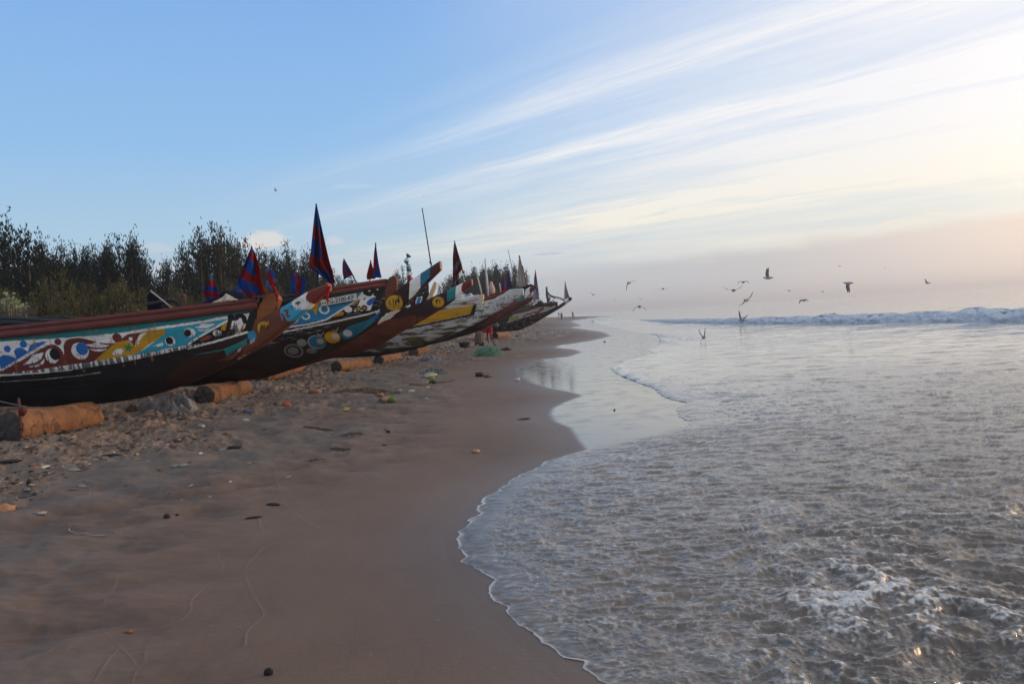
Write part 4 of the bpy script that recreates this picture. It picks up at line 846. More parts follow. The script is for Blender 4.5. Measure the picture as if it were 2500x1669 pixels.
flag('large red and blue striped flag drooping over the bow of the nearest boat', 13.2, c2, [(762,148),(735,215),(700,305),(665,400),(640,478),(735,590)], [(764,148),(795,210),(828,310),(850,430),(878,545),(882,566)], lambda s, t, g: FR if (s > .72 or ((t*2.3-(s)*.75+.12) % 1.0) < .38) else FB, [(762,143),(765,300),(760,480),(750,600)], 1.4, .09)
flag('tallest flag, long red and blue stripes, above the painted prow tips', 15.4, c3, [(252,72),(238,200),(218,400),(203,560),(201,612),(300,690),(372,772)], [(262,70),(292,210),(325,360),(372,560),(400,650),(420,752)], lambda s, t, g: (FB if t < .40 else FR) if s > .66 else (FR if ((t*2.75-s*.45+.02) % 1.0) > .52 else FB), [(257,63),(262,300),(268,560),(268,780)], 2.2, .13, .016)
flag('small dark red and blue flag on a blue grey pole, leftmost on the nearest boat', 13.3, c2, [(368,460),(352,520),(344,560),(375,620)], [(425,430),(455,480),(480,565),(478,600)], stripes(1.7, .5, .25), [(410,388),(418,470),(428,560),(435,632)], 1.5, .05, .016, (.05, .09, .12))
flag('small furled red and blue flag between the two big flags', 15.8, c2, [(905,348),(892,440),(884,480),(905,505),(930,522)], [(925,348),(968,384),(972,440),(966,490),(940,520)], lambda s, t, g: FR if .32 < (t*.9+.55-s*.9) % 1.3 < .80 else (FB if t < .5 else (.10, .17, .33)), [(930,515),(928,560)], 1, .03)
flag('square blue flag with one red stripe above the second boat', 16.6, c2, [(1118,378),(1108,450),(1105,530),(1150,560)], [(1150,385),(1210,425),(1238,450),(1225,520),(1205,572)], lambda s, t, g: FR if .36 < s+.12*(t-.5) < .70 else FB, [(1145,555),(1143,595)], 1.3, .05)
flag('small red and blue pennant on a slanting pole above the number plate', 18.0, c3, [(497,543),(487,580),(487,660),(500,722)], [(500,543),(530,600),(570,678),(568,680)], stripes(2.0, .9, .1, (.20, .016, .02), (.02, .05, .20)), [(495,541),(545,628),(575,683),(606,748)], 1, .03)
flag('small plain red flag beside the tall thin one', 19.5, c3, [(730,556),(712,620),(696,690),(702,724)], [(733,556),(748,610),(772,690),(775,710)], lambda s, t, g: (.22, .02, .02), [(731,553),(728,640),(722,735)], 1.2, .03)
flag('tall narrow flag, dark blue top and red edge, above the brown stem board', 19.0, c3, [(774,405),(762,480),(755,580),(752,700)], [(777,405),(785,480),(803,600),(826,708)], lambda s, t, g: (FR if s < .62 and .25 < t < .8 else FB) if t > .2 else (.03, .05, .09), [(775,400),(768,500),(760,600),(758,720)], 1.2, .04)
flag('ragged patterned red and grey flag with a ball on its pole', 24.5, c4, [(650,124),(640,210),(634,300),(634,440),(632,610)], [(653,124),(690,250),(735,410),(700,470),(712,590)], lambda s, t, g: (.03, .04, .05) if (math.sin(s*23+t*9)*math.sin(t*60+s*5) > .2) else ((.26, .02, .025) if math.sin(t*17+s*4) > -.5 else (.25, .25, .25)), [(650,120),(700,300),(745,452),(778,565)], 2, .07, .014, extra=lambda rt: MB().ell(at_depth(*c4(745,453), 24.4), (.05, .05, .05), 12, 8, (.28, .12, .12)).build('ball', POLE, rt, True))
flag('red and blue flag in front of the dark tree clump', 39.0, c4, [(1172,492),(1160,560),(1150,640),(1152,658)], [(1176,492),(1195,560),(1220,630),(1222,650)], stripes(2.4, .5, .3), [(1171,488),(1168,660)], 1.2, .06, .018)
flag('narrow dark blue pennant left of the cream flag', 39.5, c4, [(1217,398),(1213,500),(1216,600),(1222,655)], [(1220,398),(1235,480),(1255,590),(1265,640)], lambda s, t, g: (.018, .03, .13) if (s*5+t*9) % 2 > .25 else (.12, .03, .10), [(1218,394),(1240,520),(1268,640)], 1.3, .05, .018)
flag('tall cream flag topped by a dark knob', 41.0, c4, [(1338,292),(1330,380),(1325,500),(1338,615)], [(1343,292),(1365,380),(1390,500),(1408,602)], lambda s, t, g: (.50, .45, .38), [(1341,282),(1362,370),(1388,490),(1412,605)], 1.6, .05, .03, extra=lambda rt: MB().ell(at_depth(*c4(1341,285), 41), (.05, .05, .035), 10, 6, (.03, .03, .03)).build('knob', POLE, rt, True))
flag('narrow dark red flag behind the cream one', 41.5, c4, [(1376,392),(1374,460),(1380,530),(1390,600)], [(1379,392),(1392,450),(1404,530),(1416,605)], lambda s, t, g: (.20, .03, .02), [(1376,386),(1395,480),(1416,608)], 1, .03, .02)
flag('pale red, blue and white flag near the farthest boat', 44.0, c4, [(1511,436),(1498,520),(1495,620),(1480,740)], [(1515,436),(1530,540),(1545,650),(1556,752)], lambda s, t, g: (.34, .12, .13) if t < .33 else ((.12, .24, .42) if t < .55+.2*s else (.42, .36, .42)), [(1513,430),(1505,600),(1500,760)], 1.5, .07, .018)
flag('small grey pennant standing on the tip of the farthest boat', 50.0, c4, [(1828,560),(1822,620),(1820,700),(1822,745)], [(1831,560),(1845,620),(1862,680),(1880,725)], lambda s, t, g: (.33, .33, .31), [(1828,552),(1824,650),(1822,748)], 1.2, .06, .02)
# red streamers tied below the big flags
def ribbon(label, Y, f, P, w0, col):
    o = MB(); Q = smooth_pts([f(*p) for p in P], 5); V = []
    for i, q in enumerate(Q):
        h = w0*(.6+.4*math.sin(i*.9)+.3*i/len(Q)); V += [at_depth(q[0]-h, q[1], Y), at_depth(q[0]+h*.2, q[1]+1, Y-.02), at_depth(q[0]+h, q[1], Y)]
    ob = mk('ribbon', V, gridf(len(Q), 3), CLOTH, None, np.broadcast_to(col, (len(V), 3)), True, org=V[0]); md = ob.modifiers.new('t', 'SOLIDIFY'); md.thickness = .004; tag(ob, label, 'ribbon')
ribbon('red ribbon dangling from the red beam tip over the number plate', 12.35, c3, [(368,775),(355,830),(350,870),(357,905)], 5, (.45, .02, .015))
ribbon('red ribbon knotted on top of the orange stem board', 12.6, c2, [(960,498),(975,540),(985,580),(990,620)], 4, (.45, .03, .02))
ribbon('loose red cloth at the foot of the striped flag', 13.3, c2, [(880,540),(905,555),(930,560)], 5, (.35, .02, .02))
# slender poles and carved posts
def pole(label, Y, P, r, col, name='pole', cat='pole', f=c4, extra=None):
    pts = [at_depth(*f(*p), Y) for p in P]; rt = root(name, tuple(pts[-1]), label, cat)
    MB().tube(pts, np.linspace(r*.7, r, len(pts)), 8, col).build('shaft', POLE, rt, True)
    if extra: extra(rt)
pole('tall thin dark antenna rod leaning left above the blue and maroon beam', 17.2, [(1178,98),(1215,330),(1258,605)], .014, (.02, .02, .02), 'antenna_rod', 'antenna', c3, lambda rt: MB().tube([at_depth(*c3(1245,568), 17.15), at_depth(*c3(1260,585), 17.2)], .02, 6, (.02, .02, .02)).build('clamp', POLE, rt))
pole('thin dark rod leaning left above the dark tree clump', 40.5, [(1221,218),(1262,400),(1305,600)], .018, (.04, .035, .03), 'antenna_rod', 'antenna')
pole('straight white post before the dark tree clump', 33, [(978,308),(985,420),(1000,560),(1008,705)], .045, (.60, .62, .64), 'white_post', 'post')
pole('short grey post leaning at the foot of the white one', 33.2, [(985,520),(992,620),(996,705)], .05, (.15, .14, .13), 'wooden_post', 'post')
pole('twisted cream stick left of the white post', 31, [(895,498),(912,560),(925,620),(940,690)], .035, (.55, .50, .38), 'painted_stick', 'stick')
pole('small pale stick right of the white post', 34, [(1130,570),(1138,620),(1142,668)], .03, (.5, .5, .46), 'painted_stick', 'stick')
rt = root('plastic_jug', tuple(at_depth(*c4(1050,685), 33.4)), 'small pink and white jug standing on the far rail', 'jug')
pr = smooth_pts([(0, 0, .0), (0, 0, .25), (0, 0, .55), (0, 0, .8), (0, 0, 1.15)], 2)*np.array([1, 1, .45]); MB().tube(at_depth(*c4(1050,685), 33.4)+pr, [.10, .13, .14, .14, .13, .12, .09, .06, .05], 12, (.50, .36, .33)).build('body', POLE, rt, True)
MB().tube(at_depth(*c4(1050,685), 33.4)+np.array([(-.1, 0, .25), (-.17, 0, .33), (-.1, 0, .45)]), .015, 6, (.45, .15, .15)).build('handle', POLE, rt)
# carved wavy post with teal and white paint
rt = root('carved_post', tuple(at_depth(*c3(1068,740), 20.5)), 'wavy carved post painted teal and white with a red foot', 'post'); Pp = [(1066,505),(1050,530),(1044,570),(1058,600),(1072,625),(1056,650),(1066,690)]
pp = smooth_pts([at_depth(*c3(*p), 20.5) for p in Pp], 5); cl_ = np.repeat(np.array([(.02, .16, .18) if (i//5) % 2 == 0 else (.5, .55, .55) for i in range(len(pp))]), 8, 0)
MB().tube(pp, .05+.025*np.sin(np.arange(len(pp))*.9), 8, cl_, cap=True).build('shaft', POLE, rt, True)
MB().tube([at_depth(*c3(1066,685), 20.5), at_depth(*c3(1072,740), 20.5)], [.045, .07], 8, (.28, .03, .03)).build('foot', POLE, rt, True)
# navy tarpaulin heap, cream canvas peak, anchor bar and paddle aboard the nearest boat
def heap(name, label, cat, outline, base, Y, f, col, depth=.5, seed=1, mt=None, rough=.03, n=40, m_=14):
    """crumpled cloth heap: traced skyline above a traced foot line, with real depth"""
    T_ = np.array([f(*p) for p in outline]); Bq = np.array([f(*p) for p in base]); xs = np.linspace(T_[0, 0], T_[-1, 0], n); V = []; C_ = []
    for j in range(m_):
        s = j/(m_-1); h = math.sin(math.pi*s)**.8; yy = Y-depth/2+depth*s
        for i, x in enumerate(xs):
            tY = np.interp(x, T_[:, 0], T_[:, 1]); bY = np.interp(x, Bq[:, 0], Bq[:, 1]); q = at_depth(x, bY+(tY-bY)*h, Y); q = q+np.array([0, yy-Y, 0])+rough*np.array([pn(x*.2+s*5, s*4, seed), pn(x*.3, s*5, seed+1), pn(x*.25, s*6, seed+2)])*(1 if 0 < j < m_-1 else 0)
            V.append(q); C_.append(np.array(col)*(1+.5*float(pn(x*.15, s*3, seed+4))))
    o = mk(name, V, gridf(m_, n), mt or CLOTH, None, np.clip(C_, 0, 1), True, org=V[0]); o.modifiers.new('t', 'SOLIDIFY').thickness = .01; tag(o, label, cat)
heap('tarpaulin_heap', 'crumpled navy blue tarpaulin heaped on the nearest boat behind its rail', 'tarpaulin', [(205,690),(240,665),(300,652),(380,630),(430,600),(480,575),(540,524),(575,545),(640,536),(700,560),(740,590)], [(205,700),(400,680),(740,640)], 13.6, c2, (.014, .022, .05), .7, 3)
heap('canvas_cover', 'cream canvas cover rising to a low peak on the nearest boat', 'canvas', [(420,640),(470,612),(515,585),(546,560),(580,578),(630,606),(650,618)], [(420,645),(650,612)], 13.22, c2, (.68, .62, .50), .2, 9, rough=.01)
heap('blue_tarp_bundle', 'blue bundle with red hem left of the striped flag foot', 'bundle', [(610,520),(640,485),(680,500),(720,560)], [(610,590),(720,600)], 14.1, c2, (.03, .06, .20), .5, 13)
heap('white_tarpaulin', 'crumpled white tarpaulin on the white and yellow boat', 'tarpaulin', [(638,760),(660,715),(700,676),(740,690),(790,700),(815,680),(850,705),(895,712)], [(638,770),(895,745)], 29.0, c4, (.62, .64, .66), .9, 21, rough=.08)
heap('net_bundle', 'dark folded net draped at the foot of the cream flag', 'net', [(1350,640),(1380,612),(1420,600),(1460,585),(1490,590),(1500,612)], [(1350,650),(1500,640)], 40.8, c4, (.012, .013, .02), .6, 25)
heap('stowed_gear', 'dark stowed gear on the farthest boat rail', 'gear', [(1520,790),(1545,760),(1570,752),(1595,770),(1600,790)], [(1520,795),(1600,795)], 49, c4, (.05, .045, .05), .6, 27)
rt = root('wooden_paddle', tuple(at_depth(*c1(1250,575), 13.3)), 'thin paddle with pale wooden blade propped on the nearest boat', 'paddle')
MB().tube([at_depth(*c1(1066,434), 13.3), at_depth(*c1(1200,540), 13.3)], .012, 7, (.42, .40, .36)).build('shaft', POLE, rt)
MB().prism([at_depth(*c1(1195,532), 13.3), at_depth(*c1(1228,552), 13.3), at_depth(*c1(1258,576), 13.3), at_depth(*c1(1212,572), 13.3)], np.array([0, .012, 0]), (.42, .24, .10)).build('blade', POLE, rt)
ob = MB().tube(smooth_pts([at_depth(*c1(*p), 13.6) for p in [(1050,530),(1120,520),(1180,505),(1230,505),(1265,530),(1278,575)]], 6), .032, 8, (.025, .02, .02)).build('curved_iron_bar', POLE, org=at_depth(*c1(1278,575), 13.6)); tag(ob, 'dark curved bar arching over the nearest boat rail', 'bar')
ob = MB().tube(smooth_pts([at_depth(*c1(*p), 13.5) for p in [(1278,492),(1290,468),(1306,470),(1312,500),(1308,565)]], 6), .026, 8, (.12, .06, .055)).build('bent_pipe', POLE, org=at_depth(*c1(1308,565), 13.5)); tag(ob, 'short hooked rusty pipe standing on the nearest boat', 'pipe')
rt = root('engine_cover', tuple(at_depth(*c1(1115,580), 14.0)), 'dark navy cloth covered box behind the paddle', 'cover')
MB().prism([at_depth(*c1(*p), 14.0) for p in [(1075,585),(1072,460),(1095,448),(1150,480),(1172,520),(1180,585)]], np.array([0, .18, 0]), (.012, .014, .028)).build('cover', CLOTH, rt, bevel=.03)
# lashed rigging and bunting line on the farthest boat
rt = root('rigging_post', tuple(at_depth(*c4(1650,780), 49.5)), 'dark lashed post with a bunting line running to the far beam tip', 'post')
MB().tube([at_depth(*c4(1630,610), 49.5), at_depth(*c4(1636,700), 49.5), at_depth(*c4(1650,785), 49.5)], [.05, .08, .06], 8, (.06, .08, .08)).build('shaft', POLE, rt)
lp = smooth_pts([at_depth(*c4(*p), 49.5) for p in [(1632,640),(1660,685),(1700,708),(1760,720),(1815,742)]], 8); lb = MB().tube(lp, .015, 5, (.03, .03, .03))
for q_ in lp[::2]: lb.box(q_+np.array([0, 0, -.06]), (.03, 0, 0), (0, .01, 0), (0, 0, .06), (.04, .04, .04))
lb.build('bunting_line', POLE, rt)
nb = MB()
for i in range(24): a_, b_ = 1640+70*rng.random(), 785-75*rng.random()**1.4; nb.tube([at_depth(*c4(a_, b_), 49.5), at_depth(*c4(a_+rng.normal(0, 14), b_+22), 49.5+rng.normal(0, .2))], .02, 5, (.05, .06, .06))
nb.build('lashing', POLE, rt)
# ================================================================== casuarina trees, bushes, palms
LEAF = mat('casuarina_needles', attr=True, var=.25, vscale=1.5, bump=0, rough=.9, spec=.1, sub=.25)
TRUNK = mat('grey_bark', (.10, .075, .06), var=.4, bump=.6, rough=.9)
def crown_mesh(name, seed, plumes, tufts, blade=.075, blen=(.5, 1.0), wid=.0065, base=np.array([.020, .028, .020]), droop=.3):
    """unit-high crown: plumes = (x, y, z0, z1, r) upright sprays filled with thin needle sprays"""
    g = np.random.default_rng(seed); V = []; C_ = []
    tot = sum((p[3]-p[2])*(p[4]+.04) for p in plumes)
    for (X, Y, z0, z1, r) in plumes:
        n = int(tufts*((z1-z0)*(r+.04))/tot); nb = max(6, n//3)
        bz = g.random(nb)**.85; ba = g.random(nb)*6.283
        for b_ in range(nb):
            t = bz[b_]; rad = r*(1-t**1.35)**.9*(.5+.5*math.sin(min(1, .15+t*2.4)*1.57))*(.55+.75*g.random())+.010; out = np.array([math.cos(ba[b_]), math.sin(ba[b_]), 0])
            cdir = out*(.9-.35*t)+np.array([0, 0, .35+.75*t]); cdir /= np.linalg.norm(cdir); tone = 1+.35*g.standard_normal()
            for k in range(9):
                s = (k+g.random())/9; p = np.array([X, Y, z0+(z1-z0)*t])+np.array([0, 0, .05*t*g.standard_normal()-.03*t])+g.standard_normal(3)*np.array([.018, .018, 0])*t+cdir*rad*(.15+1.15*s)*1.15+g.standard_normal(3)*rad*.12
                for q in range(6):
                    d = cdir*1.0+g.standard_normal(3)*.30+np.array([0, 0, .30-droop*s]); d /= np.linalg.norm(d); d[2] += .9*t; d /= np.linalg.norm(d); l = blade*(blen[0]+(blen[1]-blen[0])*g.random())*(1-.6*t); sd_ = np.cross(d, g.standard_normal(3)); sd_ /= np.linalg.norm(sd_)
                    wv_ = wid*(.5+.5*g.random()); V += [p-sd_*wv_*.5, p+sd_*wv_*.5, p+d*l]; c = base*max(.35, tone+.15*g.standard_normal())*np.array([1+.25*g.random(), 1, .9]); C_ += [c, c, c*1.35]
    V = np.array(V); F = np.arange(len(V)).reshape(-1, 3)
    o = mk(name, V, F, LEAF, None, np.clip(C_, 0, 1)); me = o.data; bpy.data.objects.remove(o); return me
def trunk_mesh(seed, plumes):
    g = np.random.default_rng(seed); m_ = MB()
    m_.tube(smooth_pts([(0, 0, -.03), (.01*g.standard_normal(), 0, .3), (0, .01, .6), (plumes[0][0], plumes[0][1], .93)], 4), np.linspace(.018, .004, 13), 8)
    for (X, Y, z0, z1, r) in plumes[1:]: m_.tube([(0, 0, max(.05, z0-.12)), (X*.6, Y*.6, z0+.02), (X, Y, (z0+z1)/2), (X, Y, z1*.97)], [.009, .007, .005, .002], 6)
    o = m_.build('t', TRUNK); me = o.data; bpy.data.objects.remove(o); return me
def pl(seed, n, wide, lo=.55, hi=.9, r=.12, z0=.10):
    g = np.random.default_rng(seed); P = [(0, 0, .12, 1.0, r*1.15)]
    for i in range(n):
        a = i/n*6.283+g.random(); d = wide*(.45+.55*g.random()); P.append((d*math.cos(a), d*math.sin(a), z0*g.random()+.04, lo+(hi-lo)*g.random(), r*(.7+.6*g.random())))
    return P
PR = {}
for k, (pls, tf, kw) in {'dense': (pl(1, 11, .26, .55, .92, .19), 1900, {}), 'dense2': (pl(2, 10, .28, .5, .95, .18), 1800, {}), 'slim': (pl(3, 7, .14, .55, .9, .15), 1300, {}), 'airy': (pl(4, 10, .20, .5, .98, .10, .3), 800, dict(wid=.007, base=np.array([.038, .042, .024]))),
        'round': (pl(5, 14, .36, .7, 1.0, .2), 2000, {}), 'bush': (pl(6, 15, .5, .45, .9, .26, .0), 2000, dict(base=np.array([.088, .092, .048]), blade=.09, wid=.009))}.items():
    PR[k] = (crown_mesh('crown_'+k, hash(k) % 1 + len(k)*7+3, pls, tf, **kw), trunk_mesh(3, pls))
ORD = ['first', 'second', 'third', 'fourth', 'fifth', 'sixth', 'seventh', 'eighth', 'ninth', 'tenth', 'eleventh', 'twelfth', 'thirteenth', 'fourteenth', 'fifteenth', 'sixteenth', 'seventeenth', 'eighteenth', 'nineteenth', 'twentieth', 'twenty-first', 'twenty-second', 'twenty-third', 'twenty-fourth', 'twenty-fifth', 'twenty-sixth', 'twenty-seventh', 'twenty-eighth', 'twenty-ninth', 'thirtieth', 'thirty-first', 'thirty-second', 'thirty-third']
def tree(px, py, Y, kind, wscale, label, group, name='casuarina_tree', cat='tree'):
    top = at_depth(px, py, Y); z0 = float(sand_z(top[0], top[1]))-.1; h = top[2]-z0; c_, t_ = PR[kind]
    rt = root(name, (top[0], top[1], z0), label, cat, group); rt.rotation_euler = (0, 0, random.random()*6.28)
    for me, nm in ((c_, 'crown'), (t_, 'trunk')):
        o = bpy.data.objects.new(nm, me); COL.objects.link(o); o.parent = rt; o.scale = (h*wscale*1.02, h*wscale*1.02, h)
    return rt
TL = [(8,540,36,'dense2',1.25), (38,575,37,'dense',1.0), (-60,580,38,'dense',1.0), (103,592,46,'slim',1.0), (147,600,47,'slim',.9), (180,608,48,'slim',.9), (203,618,50,'dense',.9), (230,606,47,'dense',.8), (262,598,46,'dense2',.9), (288,582,44,'dense',.95), (322,577,45,'dense2',1.0), (352,618,47,'dense',.9), (404,674,52,'slim',.9),
      (452,628,52,'dense',.9), (486,562,50,'airy',1.15), (519,551,52,'airy',1.1), (538,562,50,'airy',1.0), (563,602,55,'slim',1.0), (598,590,56,'airy',1.1), (644,616,58,'slim',1.1), (697,597,60,'dense',.95), (716,622,62,'dense',.9), (740,620,62,'dense2',.9), (770,655,68,'dense',.9), (812,662,72,'dense',.9), (856,676,80,'dense',1.0), (848,690,78,'dense2',1.0)]
TL.sort(key=lambda a: a[0])
for i, (px, py, Y, k, ws) in enumerate(TL):
    kd = {'airy': 'thin airy casuarina', 'slim': 'slim dark casuarina', 'dense': 'dense dark casuarina', 'dense2': 'broad dark casuarina'}[k]
    tree(px, py, Y, k, ws, f'{kd}, {ORD[i]} crown from the left in the long tree line', 'casuarina trees behind the boats')
TR = [(968,668,95,'slim',1.0), (983,654,95,'airy',1.0), (1000,690,100,'dense',1.0), (1090,683,105,'dense',1.0), (1108,672,110,'dense2',1.1), (1128,664,112,'dense',1.1), (1150,672,115,'round',1.0), (1166,668,118,'round',1.0), (1188,651,120,'round',1.1), (1208,648,122,'dense2',1.2), (1226,650,124,'round',1.1), (1242,664,126,'round',1.0), (1255,690,130,'dense',1.0)]
for i, (px, py, Y, k, ws) in enumerate(TR):
    tree(px, py, Y, k, ws, f'hazy distant tree, {ORD[i]} from the left in the clump beyond the far boats', 'distant trees beyond the far boats')
BU = [(150,668,30,'bush',1.15,'large pale olive feathery bush below the dark trees, left'), (205,700,31,'bush',.9,'olive feathery bush at the right foot of the large pale one'), (110,705,29,'bush',.9,'low olive bush left of the large pale bush'), (420,700,44,'bush',1.0,'olive bush behind the paddle on the nearest boat'), (300,690,40,'bush',1.0,'dim olive bush between the palm fronds'), (560,690,48,'bush',1.1,'dim bush behind the small left flag'), (680,700,52,'bush',1.1,'dim bush behind the square blue flag'), (780,705,62,'bush',1.1,'dim bush right of the tallest flag'), (-10,735,27,'bush',.9,'low bush at the left picture edge')]
for b_ in BU: tree(*b_[:5], b_[5], 'bushes at the foot of the trees', 'feathery_bush', 'bush')
# round-leaved shrubs and young palms at the back of the beach
GREENL = mat('broad_leaves', attr=True, var=.2, bump=0, rough=.6, spec=.3, sub=.35)
def leafy(px, py, pyb, Y, wpx, n, label):
    top = at_depth(px, py, Y); bot = at_depth(px, pyb, Y); h = top[2]-bot[2]; w_ = wpx*Y/FPX; V = []; F = []; C_ = []; st = MB(); rt = root('round_leaved_shrub', tuple(bot-np.array([0, 0, .3])), label, 'shrub', 'round-leaved shrubs')
    for s in range(max(3, n//26)):
        bx, by = rng.normal(0, w_*.33), rng.normal(0, .3); hh = h*(.55+.45*rng.random())*(1-.5*abs(bx)/w_); a = bot+np.array([bx*.4, by, -.3]); b = bot+np.array([bx, by, hh]); st.tube([a, (a+b)/2, b], [.02, .015, .008], 6, (.12, .11, .08))
        for k in range(26):
            t = .25+.75*rng.random(); c = a+(b-a)*t; d = rng.standard_normal(3)*np.array([1, 1, .5]); d /= np.linalg.norm(d); u = np.cross(d, rng.standard_normal(3)); u /= np.linalg.norm(u); L = .13*(.7+.6*rng.random())
            i0 = len(V); V += [c, c+d*L*.5+u*L*.38, c+d*L, c+d*L*.5-u*L*.38]; F.append((i0, i0+1, i0+2, i0+3)); q = (.8+.5*rng.random()); C_ += [np.array([.27, .33, .20])*q]*4
    mk('foliage', V, F, GREENL, rt, C_); st.build('stem', TRUNK, rt)
for a in [(22,702,770,26,30,420,'tall pale green shrub with round leaves at the left edge'), (48,728,772,27,22,200,'lower round-leaved shrub right of the tall one'), (280,730,772,33,16,220,'round-leaved shrub between the two palms'), (300,738,770,34,14,160,'small round-leaved shrub right of the second palm')]: leafy(*a)
def palm(px, py, Y, hpx, n, label):
    b = at_depth(px, py, Y); R0 = hpx*Y/FPX; rt = root('young_palm', tuple(b-np.array([0, 0, .5])), label, 'palm', 'young palms'); MB().tube([b-np.array([0, 0, .5]), b], [.06, .04], 8, (.1, .09, .05)).build('trunk', TRUNK, rt)
    for k in range(n):
        a = k/n*6.283+rng.random()*.6; e = .5+.7*rng.random(); V = []; m_ = 14
        for i in range(m_):
            t = i/(m_-1); r = R0*1.25*t*math.cos(e*.6); z = R0*(1.5*t*math.sin(e)-1.1*t*t*(1.2-.4*e)); c = b+np.array([math.cos(a)*r, math.sin(a)*r, z]); sd_ = np.array([-math.sin(a), math.cos(a), 0]); w_ = .16*math.sin(math.pi*min(1, t*.9+.08))**.7*R0*1.1
            V += [c-sd_*w_-np.array([0, 0, w_*.5]), c, c+sd_*w_-np.array([0, 0, w_*.5])]
        q = .8+.5*rng.random(); C_ = np.array([.26, .34, .06])*q; mk('frond', V, gridf(m_, 3), GREENL, rt, np.broadcast_to(C_, (len(V), 3)), True)
for a in [(160,778,30,42,11,'young palm with yellow green fronds below the large bush'), (255,772,32,36,10,'young palm right of the large bush, behind the rail'), (350,766,34,22,8,'small palm near the paddle, mostly hidden by the rail'), (190,780,31,30,8,'palm fronds just right of the first young palm')]: palm(*a)
fm = MB()
for i in range(46):
    x_ = -30+i*2.6; a = at_depth(x_, 790, 25.5); b = at_depth(x_+rng.normal(0, 2.5), 755+rng.normal(0, 5), 25.5); fm.tube([a, (a+b)/2+rng.normal(0, .02, 3), b], .012, 5, (.16, .10, .07))
for yy in (762, 770, 777): fm.tube([at_depth(-35, yy+2, 25.45), at_depth(30, yy-1, 25.5), at_depth(88, yy+4, 25.45)], .014, 5, (.15, .10, .07))
rt = root('twig_fence', tuple(at_depth(20, 795, 25.5)), 'low brown twig fence at the left behind the boats', 'fence'); fm.build('twigs', TRUNK, rt)

# ================================================================== people
SKIN = mat('dark_skin', (.045, .024, .016), var=.15, bump=.1, rough=.5)
def skin_body(name, joints, edges, radii, parent, m_, sub=2, rootv=0):
    me = bpy.data.meshes.new(name); J = np.array(joints)-root_loc(parent); me.from_pydata([tuple(v) for v in J], edges, []); o = bpy.data.objects.new(name, me); COL.objects.link(o); o.parent = parent
    md = o.modifiers.new('skin', 'SKIN'); sv = me.skin_vertices[0].data
    for i, r in enumerate(radii): sv[i].radius = (r, r) if not isinstance(r, tuple) else r
    sv[rootv].use_root = True; s = o.modifiers.new('sub', 'SUBSURF'); s.levels = sub; s.render_levels = sub; me.materials.append(m_); return o
def cloth_mat(name, c): return mat(name, c, var=.25, vscale=10, bump=.3, rough=.9, spec=.1)
def walker(px, pyfeet, Y, label, shirt, trouser, phase=1, facing=1, headwear=None):
    b = at_depth(px, pyfeet, Y); b[2] = max(b[2], float(sand_z(b[0], b[1]))); b = np.array([b[0], b[1], float(sand_z(b[0], b[1]))]); rt = root('person', tuple(b), label, 'person', 'people walking far down the beach'); s = phase
    def P(x, y, z): return b+np.array([x, y*facing, z])
    J = [P(0, 0, .95), P(0, 0, 1.15), P(0, 0, 1.38), P(0, -.01, 1.50), P(0, -.03, 1.62), P(0, -.02, 1.74),
         P(-.09, 0, .90), P(-.10, .10*s, .50), P(-.10, .20*s, .09), P(-.10, .08*s, .04), P(.09, 0, .90), P(.10, -.12*s, .50), P(.10, -.14*s, .08), P(.10, -.27*s, .04),
         P(-.19, 0, 1.40), P(-.25, -.06*s, 1.14), P(-.26, -.16*s, .92), P(-.26, -.20*s, .84), P(.19, 0, 1.40), P(.25, .06*s, 1.14), P(.26, .08*s, .92), P(.26, .10*s, .84)]
    E = [(0, 1), (1, 2), (2, 3), (3, 4), (4, 5), (0, 6), (6, 7), (7, 8), (8, 9), (0, 10), (10, 11), (11, 12), (12, 13), (2, 14), (14, 15), (15, 16), (16, 17), (2, 18), (18, 19), (19, 20), (20, 21)]
    R_ = [.13, .12, .14, .055, .085, .075, .09, .06, .04, .035, .09, .06, .04, .035, .06, .042, .032, .03, .06, .042, .032, .03]
    skin_body('body', J, E, R_, rt, SKIN, 1)
    m_ = MB(); m_.tube([P(0, 0, .92), P(0, 0, 1.1), P(0, 0, 1.3), P(0, 0, 1.44), P(0, 0, 1.50)], [.175, .165, .19, .17, .07], 12, (.5, .5, .5), flat=1.0)
    for q in (14, 18): m_.tube([J[q], (J[q]+J[q+1])/2, J[q+1]], [.075, .065, .06], 8)
    m_.build('shirt', cloth_mat('shirt_%d' % px, shirt), rt, True)
    m_ = MB()
    for q in (6, 10): m_.tube([J[q]+np.array([0, 0, .04]), J[q+1], J[q+1]*.3+J[q+2]*.7], [.115, .085, .07], 8)
    m_.build('trousers', cloth_mat('trousers_%d' % px, trouser), rt, True)
    MB().ell(P(0, .01, 1.71), (.095, .105, .105), 10, 8).build('hair', mat('black_hair', (.01, .009, .009), rough=.9, bump=.4), rt, True)
walker(1371.5, 781, 185, 'person in dark clothes walking far off, nearest of three figures on the beach', (.06, .06, .07), (.04, .04, .05))
walker(1399, 777, 215, 'person in a pale top walking near the waterline, rightmost of the three figures', (.16, .14, .14), (.07, .07, .08), -1)
walker(1364.5, 772, 300, 'tiny figure farthest down the beach, left of the other two', (.08, .08, .09), (.05, .05, .05))
